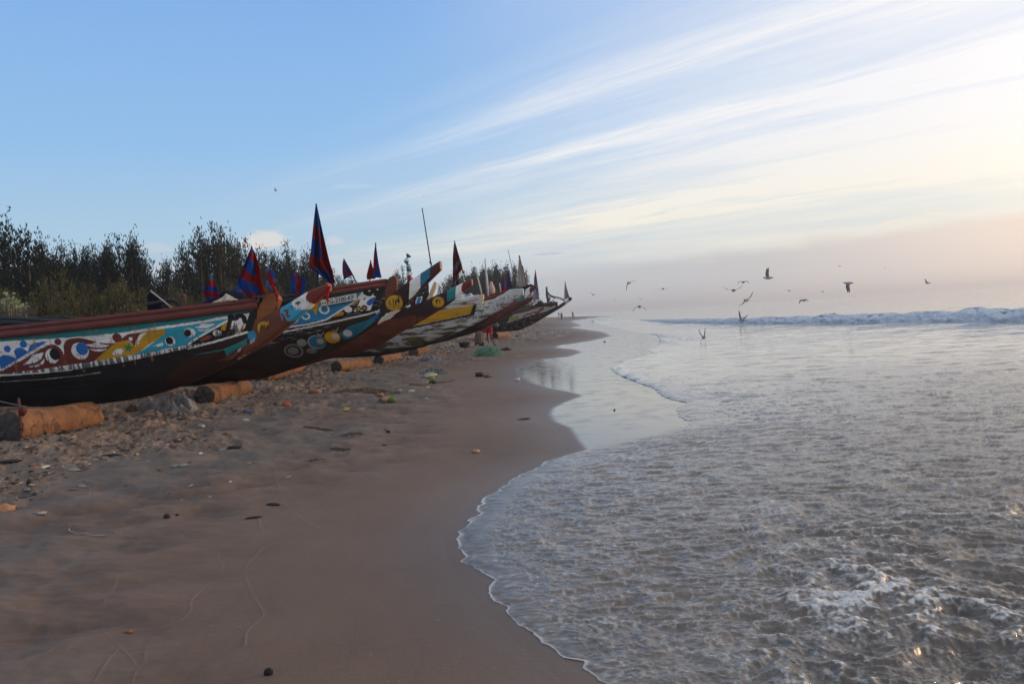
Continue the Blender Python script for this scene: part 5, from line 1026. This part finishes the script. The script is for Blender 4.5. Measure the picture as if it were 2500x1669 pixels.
# woman bending over beside the farthest boats
b = on_sand(*c4(955, 1232)); wY = b[1]; k = wY/FPX/4.356
def Wp(x, y, dy=0.0): q = at_depth(*c4(x, y), wY+dy); return q
rt = root('person', tuple(b), 'woman in a pink top and patterned wrap bending to the sand beneath the prows', 'person')
J = [Wp(945,1075), Wp(985,1050), Wp(1030,1030), Wp(1062,1022,-.02), Wp(1085,1024,-.04), Wp(1108,1036,-.06),
     Wp(935,1095,-.10), Wp(920,1160,-.13), Wp(915,1222,-.12), Wp(938,1232,-.2), Wp(930,1095,.12), Wp(900,1150,.16), Wp(876,1222,.16), Wp(862,1234,.1),
     Wp(1040,1048,-.16), Wp(1038,1120,-.20), Wp(1062,1195,-.22), Wp(1078,1222,-.22), Wp(1034,1042,.17), Wp(1000,1110,.2), Wp(1010,1180,.2), Wp(1020,1205,.2),
     Wp(1082,1230,-.24), Wp(1088,1238,-.25), Wp(1086,1228,-.21), Wp(1094,1236,-.20), Wp(1088,1226,-.18), Wp(1097,1232,-.17), Wp(1076,1234,-.25), Wp(1078,1241,-.26), Wp(1070,1226,-.20), Wp(1072,1234,-.19)]
E = [(0, 1), (1, 2), (2, 3), (3, 4), (4, 5), (0, 6), (6, 7), (7, 8), (8, 9), (0, 10), (10, 11), (11, 12), (12, 13), (2, 14), (14, 15), (15, 16), (16, 17), (2, 18), (18, 19), (19, 20), (20, 21), (17, 22), (22, 23), (17, 24), (24, 25), (17, 26), (26, 27), (17, 28), (28, 29), (17, 30), (30, 31)]
R_ = [.16, .14, .14, .06, .085, .08, .10, .065, .045, .035, .10, .065, .045, .035, .06, .045, .032, .03, .06, .045, .035, .03]+[.012, .009]*5
skin_body('body', J, E, R_, rt, SKIN, 2)
m_ = MB(); m_.tube([Wp(925,1090), Wp(955,1068), Wp(990,1046), Wp(1025,1030), Wp(1050,1026), Wp(1064,1024)], [.19, .20, .18, .18, .12, .07], 14, flat=1.15)
for A_, B_, C__ in ((14, 15, 16), (18, 19, 20)): m_.tube([J[A_]+0, (J[A_]+J[B_])/2, J[B_], (J[B_]+J[C__])/2], [.09, .075, .065, .055], 10)
m_.build('pink_top', cloth_mat('pink_cotton', (.42, .045, .08)), rt, True)
m_ = MB(); m_.tube([Wp(935,1078), Wp(925,1100), Wp(918,1150), Wp(920,1195), Wp(925,1212)], [.20, .25, .28, .29, .28], 18, flat=1.1)
mm, t, b_ = base_mat('patterned_wrap'); tc = t.new('ShaderNodeTexCoord'); ck = t.new('ShaderNodeTexChecker'); mp = t.new('ShaderNodeMapping'); mp.inputs['Rotation'].default_value = (0, .8, 0); t.l.new(tc.outputs['Object'], mp.inputs[0]); t.l.new(mp.outputs[0], ck.inputs[0]); ck.inputs['Scale'].default_value = 12; t.put(ck.inputs[1], (.32, .24, .17)); t.put(ck.inputs[2], (.07, .06, .07)); t.l.new(ck.outputs[0], b_.inputs['Base Color']); b_.inputs['Roughness'].default_value = .9
m_.build('wrap_skirt', mm, rt, True)
MB().tube([Wp(940,1210,-.05), Wp(955,1225,-.05), Wp(968,1222,-.05)], [.20, .18, .10], 12).build('dark_hem', cloth_mat('dark_green_cloth', (.02, .03, .015)), rt, True)
m_ = MB(); m_.ell(Wp(1098,1020,-.03), (.13, .12, .12), 12, 8, jit=.02); m_.ell(Wp(1112,1012,0), (.07, .06, .06), 8, 6); m_.build('headscarf', cloth_mat('grey_headscarf', (.15, .14, .14)), rt, True)
# basin with catch, and the green net pile
b = on_sand(*c4(760, 1246)); rt = root('plastic_basin', tuple(b), 'dark round basin filled with pinkish catch left of the bending woman', 'basin')
MB().tube([b, b+[0, 0, .05], b+[0, 0, .28], b+[0, 0, .30], b+[0, 0, .24]], [.20, .24, .31, .33, .28], 20, (.018, .016, .02)).build('bowl', POLE, rt, True)
m_ = MB()
for i in range(60): a_ = rng.random()*6.28; r_ = .26*rng.random()**.5; m_.ell(b+np.array([r_*math.cos(a_), r_*math.sin(a_), .30+.14*rng.random()*(1-r_/.3)]), (.05, .03, .02), 6, 4, [(.30, .14, .18), (.35, .30, .32), (.15, .08, .12)][i % 3])
m_.build('catch', POLE, rt, True)
b = on_sand(*c4(1008, 1350)); V = []; C_ = []; rt = root('fishing_net_pile', tuple(b), 'mound of mint green fishing net in front of the bending woman', 'net')
m_ = MB(); m_.ell(b+[0, 0, .08], (.42, .38, .24), 20, 10, (.10, .25, .19), jit=.05); m_.build('net_core', mat('green_net', attr=True, var=.4, vscale=14, bump=1.0, bscale=30, rough=.9), rt, True)
m_ = MB()
for i in range(900):
    a_ = rng.random()*6.28; e_ = rng.random()*1.4; r_ = .42+.06*rng.standard_normal(); p_ = b+np.array([r_*math.cos(a_)*math.cos(e_)*1.1, r_*math.sin(a_)*math.cos(e_), .08+.27*math.sin(e_)*(1+.1*rng.standard_normal())]); d_ = rng.standard_normal(3)*.06
    m_.tube([p_-d_, p_+np.array([0, 0, .02]), p_+d_], .0035, 3, np.array([.16, .36, .27])*(.7+.6*rng.random()), cap=False)
m_.build('loose_mesh', mat('green_net', attr=True), rt)

# ================================================================== gulls
GB = mat('gull_feathers', attr=True, var=.12, bump=.15, rough=.8, spec=.2)
def gull(px, py, Y, span0, up, sweep, roll, yaw, label, pitch=0, fold=1.0, tone=1.0):
    """up: wing angle above level at the shoulder; sweep: bend at the wrist; yaw: 0 = seen from behind"""
    span = span0*1.28; c = at_depth(px, py, Y); rt = root('gull', tuple(c), label, 'gull', 'gulls over the surf')
    cyw, syw = math.cos(yaw), math.sin(yaw); Rz = np.array([[cyw, -syw, 0], [syw, cyw, 0], [0, 0, 1.]]); cr, sr = math.cos(roll), math.sin(roll); Ry = np.array([[cr, 0, sr], [0, 1, 0], [-sr, 0, cr]]); cp, sp = math.cos(pitch), math.sin(pitch); Rx = np.array([[1, 0, 0], [0, cp, -sp], [0, sp, cp]]); M = Rz@Ry@Rx
    s = span/1.3
    def W(p): return c+(M@(np.array(p, float)*s))
    pts = [W((0, y, z)) for y, z in [(-.30, .0), (-.2, .0), (-.08, -.01), (.06, -.01), (.16, .015), (.21, .03), (.26, .03), (.285, .022)]]
    cc = np.repeat(np.array([(.10, .10, .11), (.25, .25, .27), (.32, .32, .34), (.34, .34, .35), (.36, .36, .36), (.36, .36, .36), (.30, .3, .3), (.10, .07, .03)])*tone, 8, 0)
    MB().tube(pts, np.array([.02, .05, .085, .085, .06, .045, .035, .008])*s, 8, cc).build('body', GB, rt, True)
    MB().tube([W((0, .28, .022)), W((0, .325, .012))], [.010*s, .003*s], 6, (.25, .15, .03)).build('beak', GB, rt)
    MB().prism([W((-.03, -.26, 0)), W((.03, -.26, 0)), W((.075, -.40, 0)), (W((0, -.38, 0))), W((-.075, -.40, 0))], M@np.array([0, 0, .004*s]), (.3, .3, .3)).build('tail', GB, rt)
    for sgn in (-1, 1):
        u_ = up if not isinstance(up, tuple) else up[0 if sgn < 0 else 1]; V = []; C_ = []
        for i in range(9):
            t = i/8; r = min(t, .45)/.45; q = max(0, t-.45)/.55
            x = .05+.26*r*math.cos(u_)+.36*q*math.cos(u_-sweep)*fold; z = .02+.26*r*math.sin(u_)+.36*q*math.sin(u_-sweep); yl = .07+.03*r-.10*q; ch = (.155-.02*r)*(1-q**1.6*.82); th_ = .012*(1-t*.8)
            for yy, dz_ in ((yl+ch*.15, 0), (yl-ch*.25, th_), (yl-ch, -.002), (yl-ch*.3, -th_*.4)): V.append(W((sgn*x, yy, z+dz_)))
            kk = (.05, .05, .055) if t > .78 else (.15, .16, .175); C_ += [kk, kk, (.24, .24, .25) if t < .6 else kk, kk]
        F = [(i*4+k_, i*4+(k_+1) % 4, (i+1)*4+(k_+1) % 4, (i+1)*4+k_) for i in range(8) for k_ in range(4)]+[(32, 33, 34, 35), (3, 2, 1, 0)]
        mk('wing', V, F, GB, rt, np.array(C_)*tone, True)
def g6(x, y): return (1400+x/2.135, 600+y/2.135)
def gL(x, y): return (1400+x/5.8725, 640+y/5.8725)
def gR(x, y): return (1800+x/5.8725, 640+y/5.8725)
GU = [((gL(795,295)), 62, 1.15, (.25,-1.2), .1, 0, 2.6, 'gull banking with one wing pointing straight down, left of the flock'), (gL(1285,380), 95, 1.2, .25, .9, 0, .1, 'small gull gliding on a shallow arch, right of the banking one'), (gL(285,468), 150, 1.2, .5, .2, .3, .5, 'faint small gull nearest the far boats'),
      (gL(590,548), 200, 1.0, .2, .5, 0, 1.2, 'tiny gull speck low over the haze, third from the left'), (gL(960,530), 200, 1.0, .7, .2, .3, .4, 'tiny gull speck with raised wing above the black winged gull'), (gL(720,608), 220, 1.2, .1, .2, 0, 0, 'faintest tiny gull just above the horizon haze'),
      (gL(945,635), 62, 1.2, -.35, .55, 0, .1, 'black winged gull gliding low with arched wings above the left surf'), (gL(2295,402), 62, 1.3, .12, -.45, -.05, .1, 'gull with wings spread level and legs hanging, left of centre of the flock'),
      (gR(85,285), 75, 1.15, .35, 1.15, 0, .2, 'gull gliding with drooped wing tips above the spread winged one'), (gR(440,225), 60, 1.25, 1.35, .1, 0, 1.45, 'largest gull flapping with wings high, top of the flock'), (gR(130,545), 60, 1.35, (.15,-.55), -.6, .35, 2.4, 'dark gull turning with both broad wings bent to the left'),
      (gR(745,408), 130, 1.3, .12, .1, .1, .1, 'pale distant gull gliding level in the middle'), (gR(950,545), 62, 1.0, .15, .9, .1, 1.9, 'gull skimming down to the horizon line with wings half folded'), (gR(1225,422), 190, 1.2, .2, .5, .2, .8, 'tiny gull left of the flapping right hand gull'),
      (gR(1590,300), 60, 1.25, -1.3, .1, 0, 1.45, 'gull with wings beating downward, on the right'), (gR(1470,55), 220, 1.6, .05, .05, .1, 0, 'faint gull streak high on the right'), (gR(2115,76), 230, .9, .3, .4, 0, 1, 'tiny dot like gull high on the far right'), ((1400+1846/2.135, 600+194/2.135), 110, 1.3, (.9,-.1), .1, 0, .5, 'pale gull with one wing raised, rightmost of all'),
      (gR(65,835), 60, 1.25, .95, .0, .35, .5, 'white gull with raised wings in front of the breaking wave'), (gL(1865,1075), 38, .72, (1.0,1.3), -.2, 0, .2, 'dark gull settling on the shallow water with wings up'), ((673,466), 140, 1.0, 1.1, .1, 0, 1.3, 'lone small bird high above the left trees'), ((1035,479), 260, .9, .3, .4, 0, 1, 'tiny bird speck in the sky above the antenna')]
for (p_, Y, sp_, up_, sw_, rl_, yw_, lb_) in GU: gull(p_[0], p_[1], Y, sp_, up_, sw_, rl_, yw_, lb_)

# ================================================================== litter on the sand
FISH = mat('fish_skin', attr=True, var=.25, bump=.2, rough=.35, spec=.6); LIT = mat('beach_litter', attr=True, var=.35, vscale=20, bump=.6, rough=.8)
def c7(x, y): return (x/1.807, 880+y/1.807)
def c9(x, y): return (700+x/3.915, 800+y/3.915)
def c5(x, y): return (x/2.61, 1200+y/2.61)
def dirat(p, q):
    m_ = on_sand((p[0]+q[0])/2, (p[1]+q[1])/2); h = max(.04, abs(q[0]-p[0])/FPX*m_[1]*.5); sg = 1 if q[1] <= p[1] else -1; d = np.array([h, sg*h*.4, 0]); a, b = m_-d, m_+d
    a[2] = max(float(sand_z(a[0], a[1])), m_[2]-.02); b[2] = max(float(sand_z(b[0], b[1])), m_[2]-.02); return a, b
def fish(p, q, label, col=(.42, .43, .43), fat=.16):
    a, b = dirat(p, q); d = b-a; L = np.linalg.norm(d); d /= L; s_ = np.cross(d, [0, 0, 1.]); s_ /= np.linalg.norm(s_); rt = root('dead_fish', tuple((a+b)/2), label, 'fish', 'dead fish on the sand'); up = np.array([0, 0, 1.]); t = np.array([0, .08, .25, .5, .75, .88]); r = L*fat*np.array([.15, .6, 1, .95, .5, .22])
    cv = np.repeat(np.array([col]*6)*np.array([.8, 1, 1.05, 1, .9, .7])[:, None], 10, 0).reshape(6, 10, 3); cv[:, 1:5] *= .35
    MB().tube(a+np.outer(t*L, d)+up*(L*fat*.55+.004), r*1.15, 10, cv.reshape(-1, 3), flat=1.0).build('body', FISH, rt, True)
    e = a+d*L*.86+up*.022; MB().prism([e, e+d*L*.14+s_*L*.13, e+d*L*.10, e+d*L*.14-s_*L*.13], up*.002, np.array(col)*.7).build('tail', FISH, rt)
FI = [(c7(302,498), c7(360,478), 'silver fish lying alone on the left foreground sand'), (c7(757,478), c7(803,458), 'left silver fish of the crossed pair in the foreground'), (c7(788,474), c7(838,456), 'right silver fish of the crossed pair in the foreground'), (c7(962,402), c7(1008,388), 'silver fish touching the dark one, middle foreground'), (c7(1075,250-10), c7(1115,232), 'blue and white fish near the second log'), (c7(1068,270), c7(1106,266), 'pale fish below the blue and white one'), (c7(872,297), c7(910,286), 'small grey fish left of the pale one'), (c7(958,287), c7(976,300), 'short grey fish, nearest the small grey one'),
      (c9(950,628), c9(1002,622), 'white fish in the litter row, leftmost of its row'), (c9(1068,618), c9(1108,602), 'white curled fish beside the leftmost white one'), (c9(1152,614), c9(1236,608), 'large white and grey fish at the end of the litter row'), (c9(1235,458), c9(1285,444), 'white fish standing out left of the long blue one'), (c9(1300,470), c9(1455,468), 'long blue and white fish in the middle litter'), (c9(1282,560), c9(1322,546), 'bright white fish head below the long blue one'), (c9(1428,605), c9(1480,590), 'grey fish lying apart on the smooth sand'), (c9(1268,410), c9(1305,388), 'small white fish near the dark debris heap'), (c9(1708,392), c9(1742,400), 'white fish far right of the debris heap'), (c9(408,782), c9(455,778), 'flat white shell like fish in the foreground middle'), (c9(676,785), c9(772,768), 'thin white fish skeleton on the smooth sand'), (c7(345,562), c7(388,556), 'grey fish with a stick below the lone silver one')]
for p_, q_, l_ in FI: fish(p_, q_, l_, (.05, .12, .30) if l_.startswith('blue') else ((.55, .56, .55) if 'white' in l_ else (.34, .35, .36)), .17 if 'thin' not in l_ else .06)
DF = [(c7(998,388), c7(1078,390), 'dark fish stretched beside the silver one'), (c7(735,362), c7(804,352), 'slim dark fish behind the left foreground fish'), (c7(697,392), c7(752,388), 'stubby dark fish below the slim one'), (c7(2285,262), c7(2342,256), 'black stick like fish alone near the wet sand'), (c7(1172,632), c7(1240,640), 'dark shiny mussel clump on the smooth sand'), (c7(1084,697), c7(1155,690), 'thin black seaweed strip below the mussel clump'), (c7(300,380), c7(355,385), 'dark bark scrap left of the fish'), (c7(0,455), c7(92,446), 'brown sack scrap at the left edge'), (c7(50,515), c7(130,508), 'dark grey fish at the left edge of the sand'), (c7(455,420), c7(535,412), 'dark weed strip with pale end'), (c9(2212,882), c9(2240,874), 'small black lump near the waterline'), (c7(297,578), c7(352,570), 'thin dark twig under the grey fish')]
for p_, q_, l_ in DF:
    a, b = dirat(p_, q_); L = np.linalg.norm(b-a); d = (b-a)/L; w_ = .14 if any(k in l_ for k in ('strip', 'twig', 'stick')) else .2; w_ = .05 if 'twig' in l_ else w_
    t_ = np.linspace(0, 1, 12); P_ = a+np.outer(t_*L, d)+np.stack([.04*L*fbm(t_*3, t_*0+L*9, 2, 3), .04*L*fbm(t_*3, t_*0+L*5, 2, 7), .012+0*t_], 1)
    o = MB().tube(P_, L*w_*np.sin(np.pi*np.clip(t_*.9+.06, 0, 1))**.8*(1+.3*fbm(t_*8, t_*0+L, 2, 5)), 8, (.022, .020, .020)).build('seaweed_strip' if any(k in l_ for k in ('weed', 'twig', 'stick')) else 'debris_scrap', LIT, None, True, org=a); o.data.transform(Matrix.Diagonal((1, 1, .45, 1))); tag(o, l_, 'debris')
def blob(p, r, col, label, name, cat, flat=.7, jit=.06, seg=12):
    a = on_sand(*p); o = MB().ell(a+[0, 0, r*flat*.6], (r, r*.8, r*flat), seg, 8, col, jit=jit).build(name, LIT, None, True, org=a); tag(o, label, cat)
blob(c9(1012,712), .085, (.13, .20, .03), 'green lime fruit beside an orange shell on the sand', 'lime_fruit', 'fruit', .75, .01); blob(c9(1380,494), .10, (.20, .25, .03), 'yellow green lime fruit in the litter below the blue fish', 'lime_fruit', 'fruit', .7, .01)
blob(c9(946,706), .085, (.42, .22, .13), 'orange shell left of the lime fruit', 'sea_shell', 'shell'); blob(c9(905,712), .05, (.12, .14, .25), 'blue grey pebble left of the orange shell', 'pebble', 'pebble'); blob(c9(895,660), .08, (.32, .15, .07), 'orange brown shell above the lime fruit', 'sea_shell', 'shell', .5)
blob(c7(1262,205), .09, (.36, .09, .06), 'bright red orange crumpled wrapper right of the second log', 'crumpled_wrapper', 'wrapper', .7, .12); blob(c9(270,618), .16, (.32, .17, .10), 'pale orange lump of sand behind the red wrapper', 'sand_lump', 'lump', .5, .1); blob(c7(2100,405), .05, (.42, .26, .20), 'pink shell alone on the smooth sand', 'sea_shell', 'shell', .5); blob(c7(1714,318), .03, (.01, .01, .01), 'tiny black stone on the smooth sand', 'stone', 'stone')
blob(c5(820,895), .024, (.25, .09, .04), 'small orange scrap on the foreground sand', 'orange_scrap', 'scrap', .4); blob(c5(1712,1162), .022, (.01, .01, .01), 'black pebble at the bottom of the picture', 'pebble', 'pebble', .9); blob(c5(1065,162), .03, (.03, .028, .025), 'dark crumb of weed in the left foreground', 'weed_clump', 'weed'); blob(c5(1128,152), .016, (.02, .02, .02), 'tiny dark stone beside the crumb of weed', 'stone', 'stone')
blob(c5(15,135), .11, (.40, .20, .10), 'orange pink crab shell at the left edge', 'crab_shell', 'shell', .45, .1); blob(c5(260,143), .05, (.32, .32, .33), 'crumpled grey plastic scrap in the left foreground', 'plastic_scrap', 'plastic', .3, .2); blob(c7(130,548), .03, (.02, .02, .02), 'black stub upright in the left sand', 'stub', 'stub', 1.2); blob(c7(145,465), .045, (.30, .11, .05), 'rust coloured scrap near the left edge', 'rusty_scrap', 'scrap', .4, .15)
blob(c9(2208,503), .07, (.6, .58, .55), 'white shell near the edge of the wet sand', 'sea_shell', 'shell', .6); blob(c9(1845,465), .14, (.03, .025, .022), 'dark weed lump on the sand before the wet edge', 'weed_clump', 'weed', .5, .15); blob(c9(1925,473), .12, (.12, .09, .07), 'brown weed lump right of the dark one', 'weed_clump', 'weed', .4, .15); blob(c9(1395,530), .10, (.03, .035, .045), 'dark fish head below the yellow green lime', 'fish_head', 'fish head', .5, .1)
blob((1476,834.5), .06, (.02, .02, .02), 'dark lump on the wet sand, the farther one', 'stone', 'stone', .5, .1); blob((1500,1001), .018, (.015, .015, .015), 'small dark pebble in the middle of the shining wet sand', 'pebble', 'pebble')
# yellow leaf, plastic sheet, cord
a = on_sand(*c9(568, 806)); o = MB().add([a+[-.08, 0, .02], a+[.03, -.04, .01], a+[.09, .04, .05], a+[-.02, .05, .06]], [(0, 1, 2, 3)], (.42, .30, .10)).build('yellow_leaf', LIT, None, org=a, solid=.006); tag(o, 'bright yellow curled leaf standing on the sand', 'leaf')
def sheet(p, w_, d_, h_, col, label, seed, name='plastic_sheet', cat='plastic sheet'):
    a = on_sand(*p); n = 26; X, Y_ = np.meshgrid(np.linspace(-1, 1, n), np.linspace(-1, 1, n)); R2 = np.clip(1-(X**2+Y_**2), 0, 1); Z = h_*(R2**.5)*(1.3-2.2*np.abs(fbm(X*1.8+seed, Y_*1.8, 3, seed)))*1.0-h_*.35*(1-R2)-.01-.35*h_*np.clip(fbm(X*4+seed, Y_*4, 3, seed+5)+.1, 0, 1)
    x = a[0]+X*w_*(1+.2*fbm(X*2, Y_*2, 2, seed+1)); y = a[1]+Y_*d_; z = np.maximum(sand_z(x, y), a[2]-.02)+Z-.01; c = np.array(col)*(1+.5*fbm(X*5, Y_*5, 3, seed+3))[..., None]
    o = mk(name, np.stack([x, y, z], -1).reshape(-1, 3), gridf(n, n), LIT, None, np.clip(c, 0, 1).reshape(-1, 3), True, org=a); tag(o, label, cat)
sheet(c7(740,215), .62, .34, .30, (.19, .19, .20), 'crumpled grey netting heaped at the foot of the pale log', 3, 'grey_netting', 'netting'); sheet(c7(585,228), .14, .1, .13, (.15, .10, .07), 'brown knot of net left of the grey netting', 4, 'net_knot', 'net'); sheet(c7(700,292), .30, .14, .12, (.40, .24, .15), 'orange and white weed tangle in front of the netting', 5, 'weed_tangle', 'weed'); sheet(c9(1375,315), .42, .3, .20, (.20, .22, .28), 'bluish plastic heap below the white boat', 7); sheet(c9(1400,436), .55, .3, .16, (.10, .13, .11), 'greenish debris heap in the middle litter', 8, 'debris_heap', 'debris')
sheet(c9(1745,300), .5, .3, .12, (.20, .17, .15), 'flat pale debris heap before the green net', 9, 'debris_heap', 'debris'); sheet(c9(750,608), .8, .3, .10, (.085, .06, .04), 'long mat of brown weed behind the fish row', 10, 'weed_mat', 'weed'); sheet(c7(1395,302), .28, .12, .05, (.05, .04, .035), 'dark weed streak on the smooth sand, left one', 11, 'weed_mat', 'weed'); sheet(c7(1560,325), .26, .12, .04, (.06, .045, .04), 'dark weed streak on the smooth sand, right one', 12, 'weed_mat', 'weed'); sheet(c7(1500,390), .2, .10, .04, (.05, .045, .03), 'dark weed patch below the two streaks', 13, 'weed_mat', 'weed'); sheet(c7(1385,440), .2, .08, .03, (.05, .045, .03), 'thin dark weed patch lowest on the smooth sand', 14, 'weed_mat', 'weed')
sheet(c7(275,325), .16, .08, .06, (.04, .03, .025), 'dark curled bark scrap in front of the first log', 15, 'bark_scrap', 'bark'); sheet(c7(560,440), .34, .12, .05, (.14, .13, .12), 'flat grey weed patch behind the crossed fish', 16, 'weed_mat', 'weed'); sheet(c9(2095,222), .35, .2, .16, (.025, .022, .02), 'dark weed heap right of the green net', 17, 'weed_mat', 'weed')
o = MB().tube(smooth_pts([on_sand(*c5(*p))+[0, 0, .008] for p in [(440,240),(445,255),(480,268),(530,272),(575,280),(620,284),(676,280)]], 5), .004, 6, (.32, .34, .34)).build('thin_cord', LIT, None, org=on_sand(*c5(440,240))); tag(o, 'thin pale cord curving on the left foreground sand', 'cord')
o = MB().tube(smooth_pts([on_sand(*c9(*p))+[0, 0, .02] for p in [(1100,535),(1200,548),(1290,555),(1400,530),(1520,522),(1605,500)]], 5), .012, 6, (.05, .045, .04)).build('rope_end', LIT, None, org=on_sand(*c9(1400,530))); tag(o, 'dark rope trailing through the middle litter', 'rope')
# countless bits of weed, shell, wood and fish scraps on the trodden sand
V = []; F = []; C_ = []; cnt = 0; pal = np.array([(.05, .04, .035), (.03, .025, .022), (.16, .11, .08), (.30, .19, .12), (.48, .46, .43), (.22, .20, .20), (.12, .10, .09), (.40, .24, .13), (.10, .13, .15)])
N = 42000; Yl = 7.5*np.exp(rng.random(N)*math.log(120/7.5)); dl = 2.5+rng.random(N)**1.2*9; Xl = eS(Yl)-dl; keep = (rough_zone(Xl, Yl)*(.35+1.5*fbm(Xl*.7, Yl*.35, 3, 8)) > rng.random(N)*.8) | (rng.random(N) < .03); Xl, Yl = Xl[keep], Yl[keep]; Zl = sand_z(Xl, Yl)
for x_, y_, z_ in zip(Xl, Yl, Zl):
    s = (.007+.024*rng.random()**4)*(1+y_/28); a = rng.random()*6.28; el_ = 1+3*rng.random()**3; u = np.array([math.cos(a), math.sin(a), .1*rng.standard_normal()])*s*el_; v = np.array([-math.sin(a), math.cos(a), .2*rng.standard_normal()])*s; h = np.array([0, 0, s*(.15+.6*rng.random())]); c = np.array([x_, y_, z_+s*.1])
    i0 = len(V); V += [c-u, c+v, c+u*1.1, c-v, c+h+u*.2*rng.standard_normal(), ]; F += [(i0, i0+1, i0+4), (i0+1, i0+2, i0+4), (i0+2, i0+3, i0+4), (i0+3, i0, i0+4)]; k_ = pal[rng.choice(9, p=[.2, .16, .17, .11, .07, .08, .12, .05, .04])]*(.8+.4*rng.random()); C_ += [k_]*5
o = mk('beach_debris', V, np.array(F), LIT, None, C_); tag(o, kind='stuff')
HAZE=.0007
# ------------------------------------------------------------------ haze over the whole beach and sea
hz = MB().box((0, 1950, 12.0), (4300, 0, 0), (0, 2300, 0), (0, 0, 16.0))
m = bpy.data.materials.new('haze'); m.use_nodes = True; t = NT(m.node_tree); t.n.clear()
o = t.new('ShaderNodeOutputMaterial'); pv = t.new('ShaderNodeVolumePrincipled'); pv.inputs["Color"].default_value = (.86, .92, 1, 1); pv.inputs['Density'].default_value = HAZE; pv.inputs['Anisotropy'].default_value = .45
t.l.new(pv.outputs[0], o.inputs['Volume'])
h_ = hz.build('haze', m); tag(h_, kind='stuff')
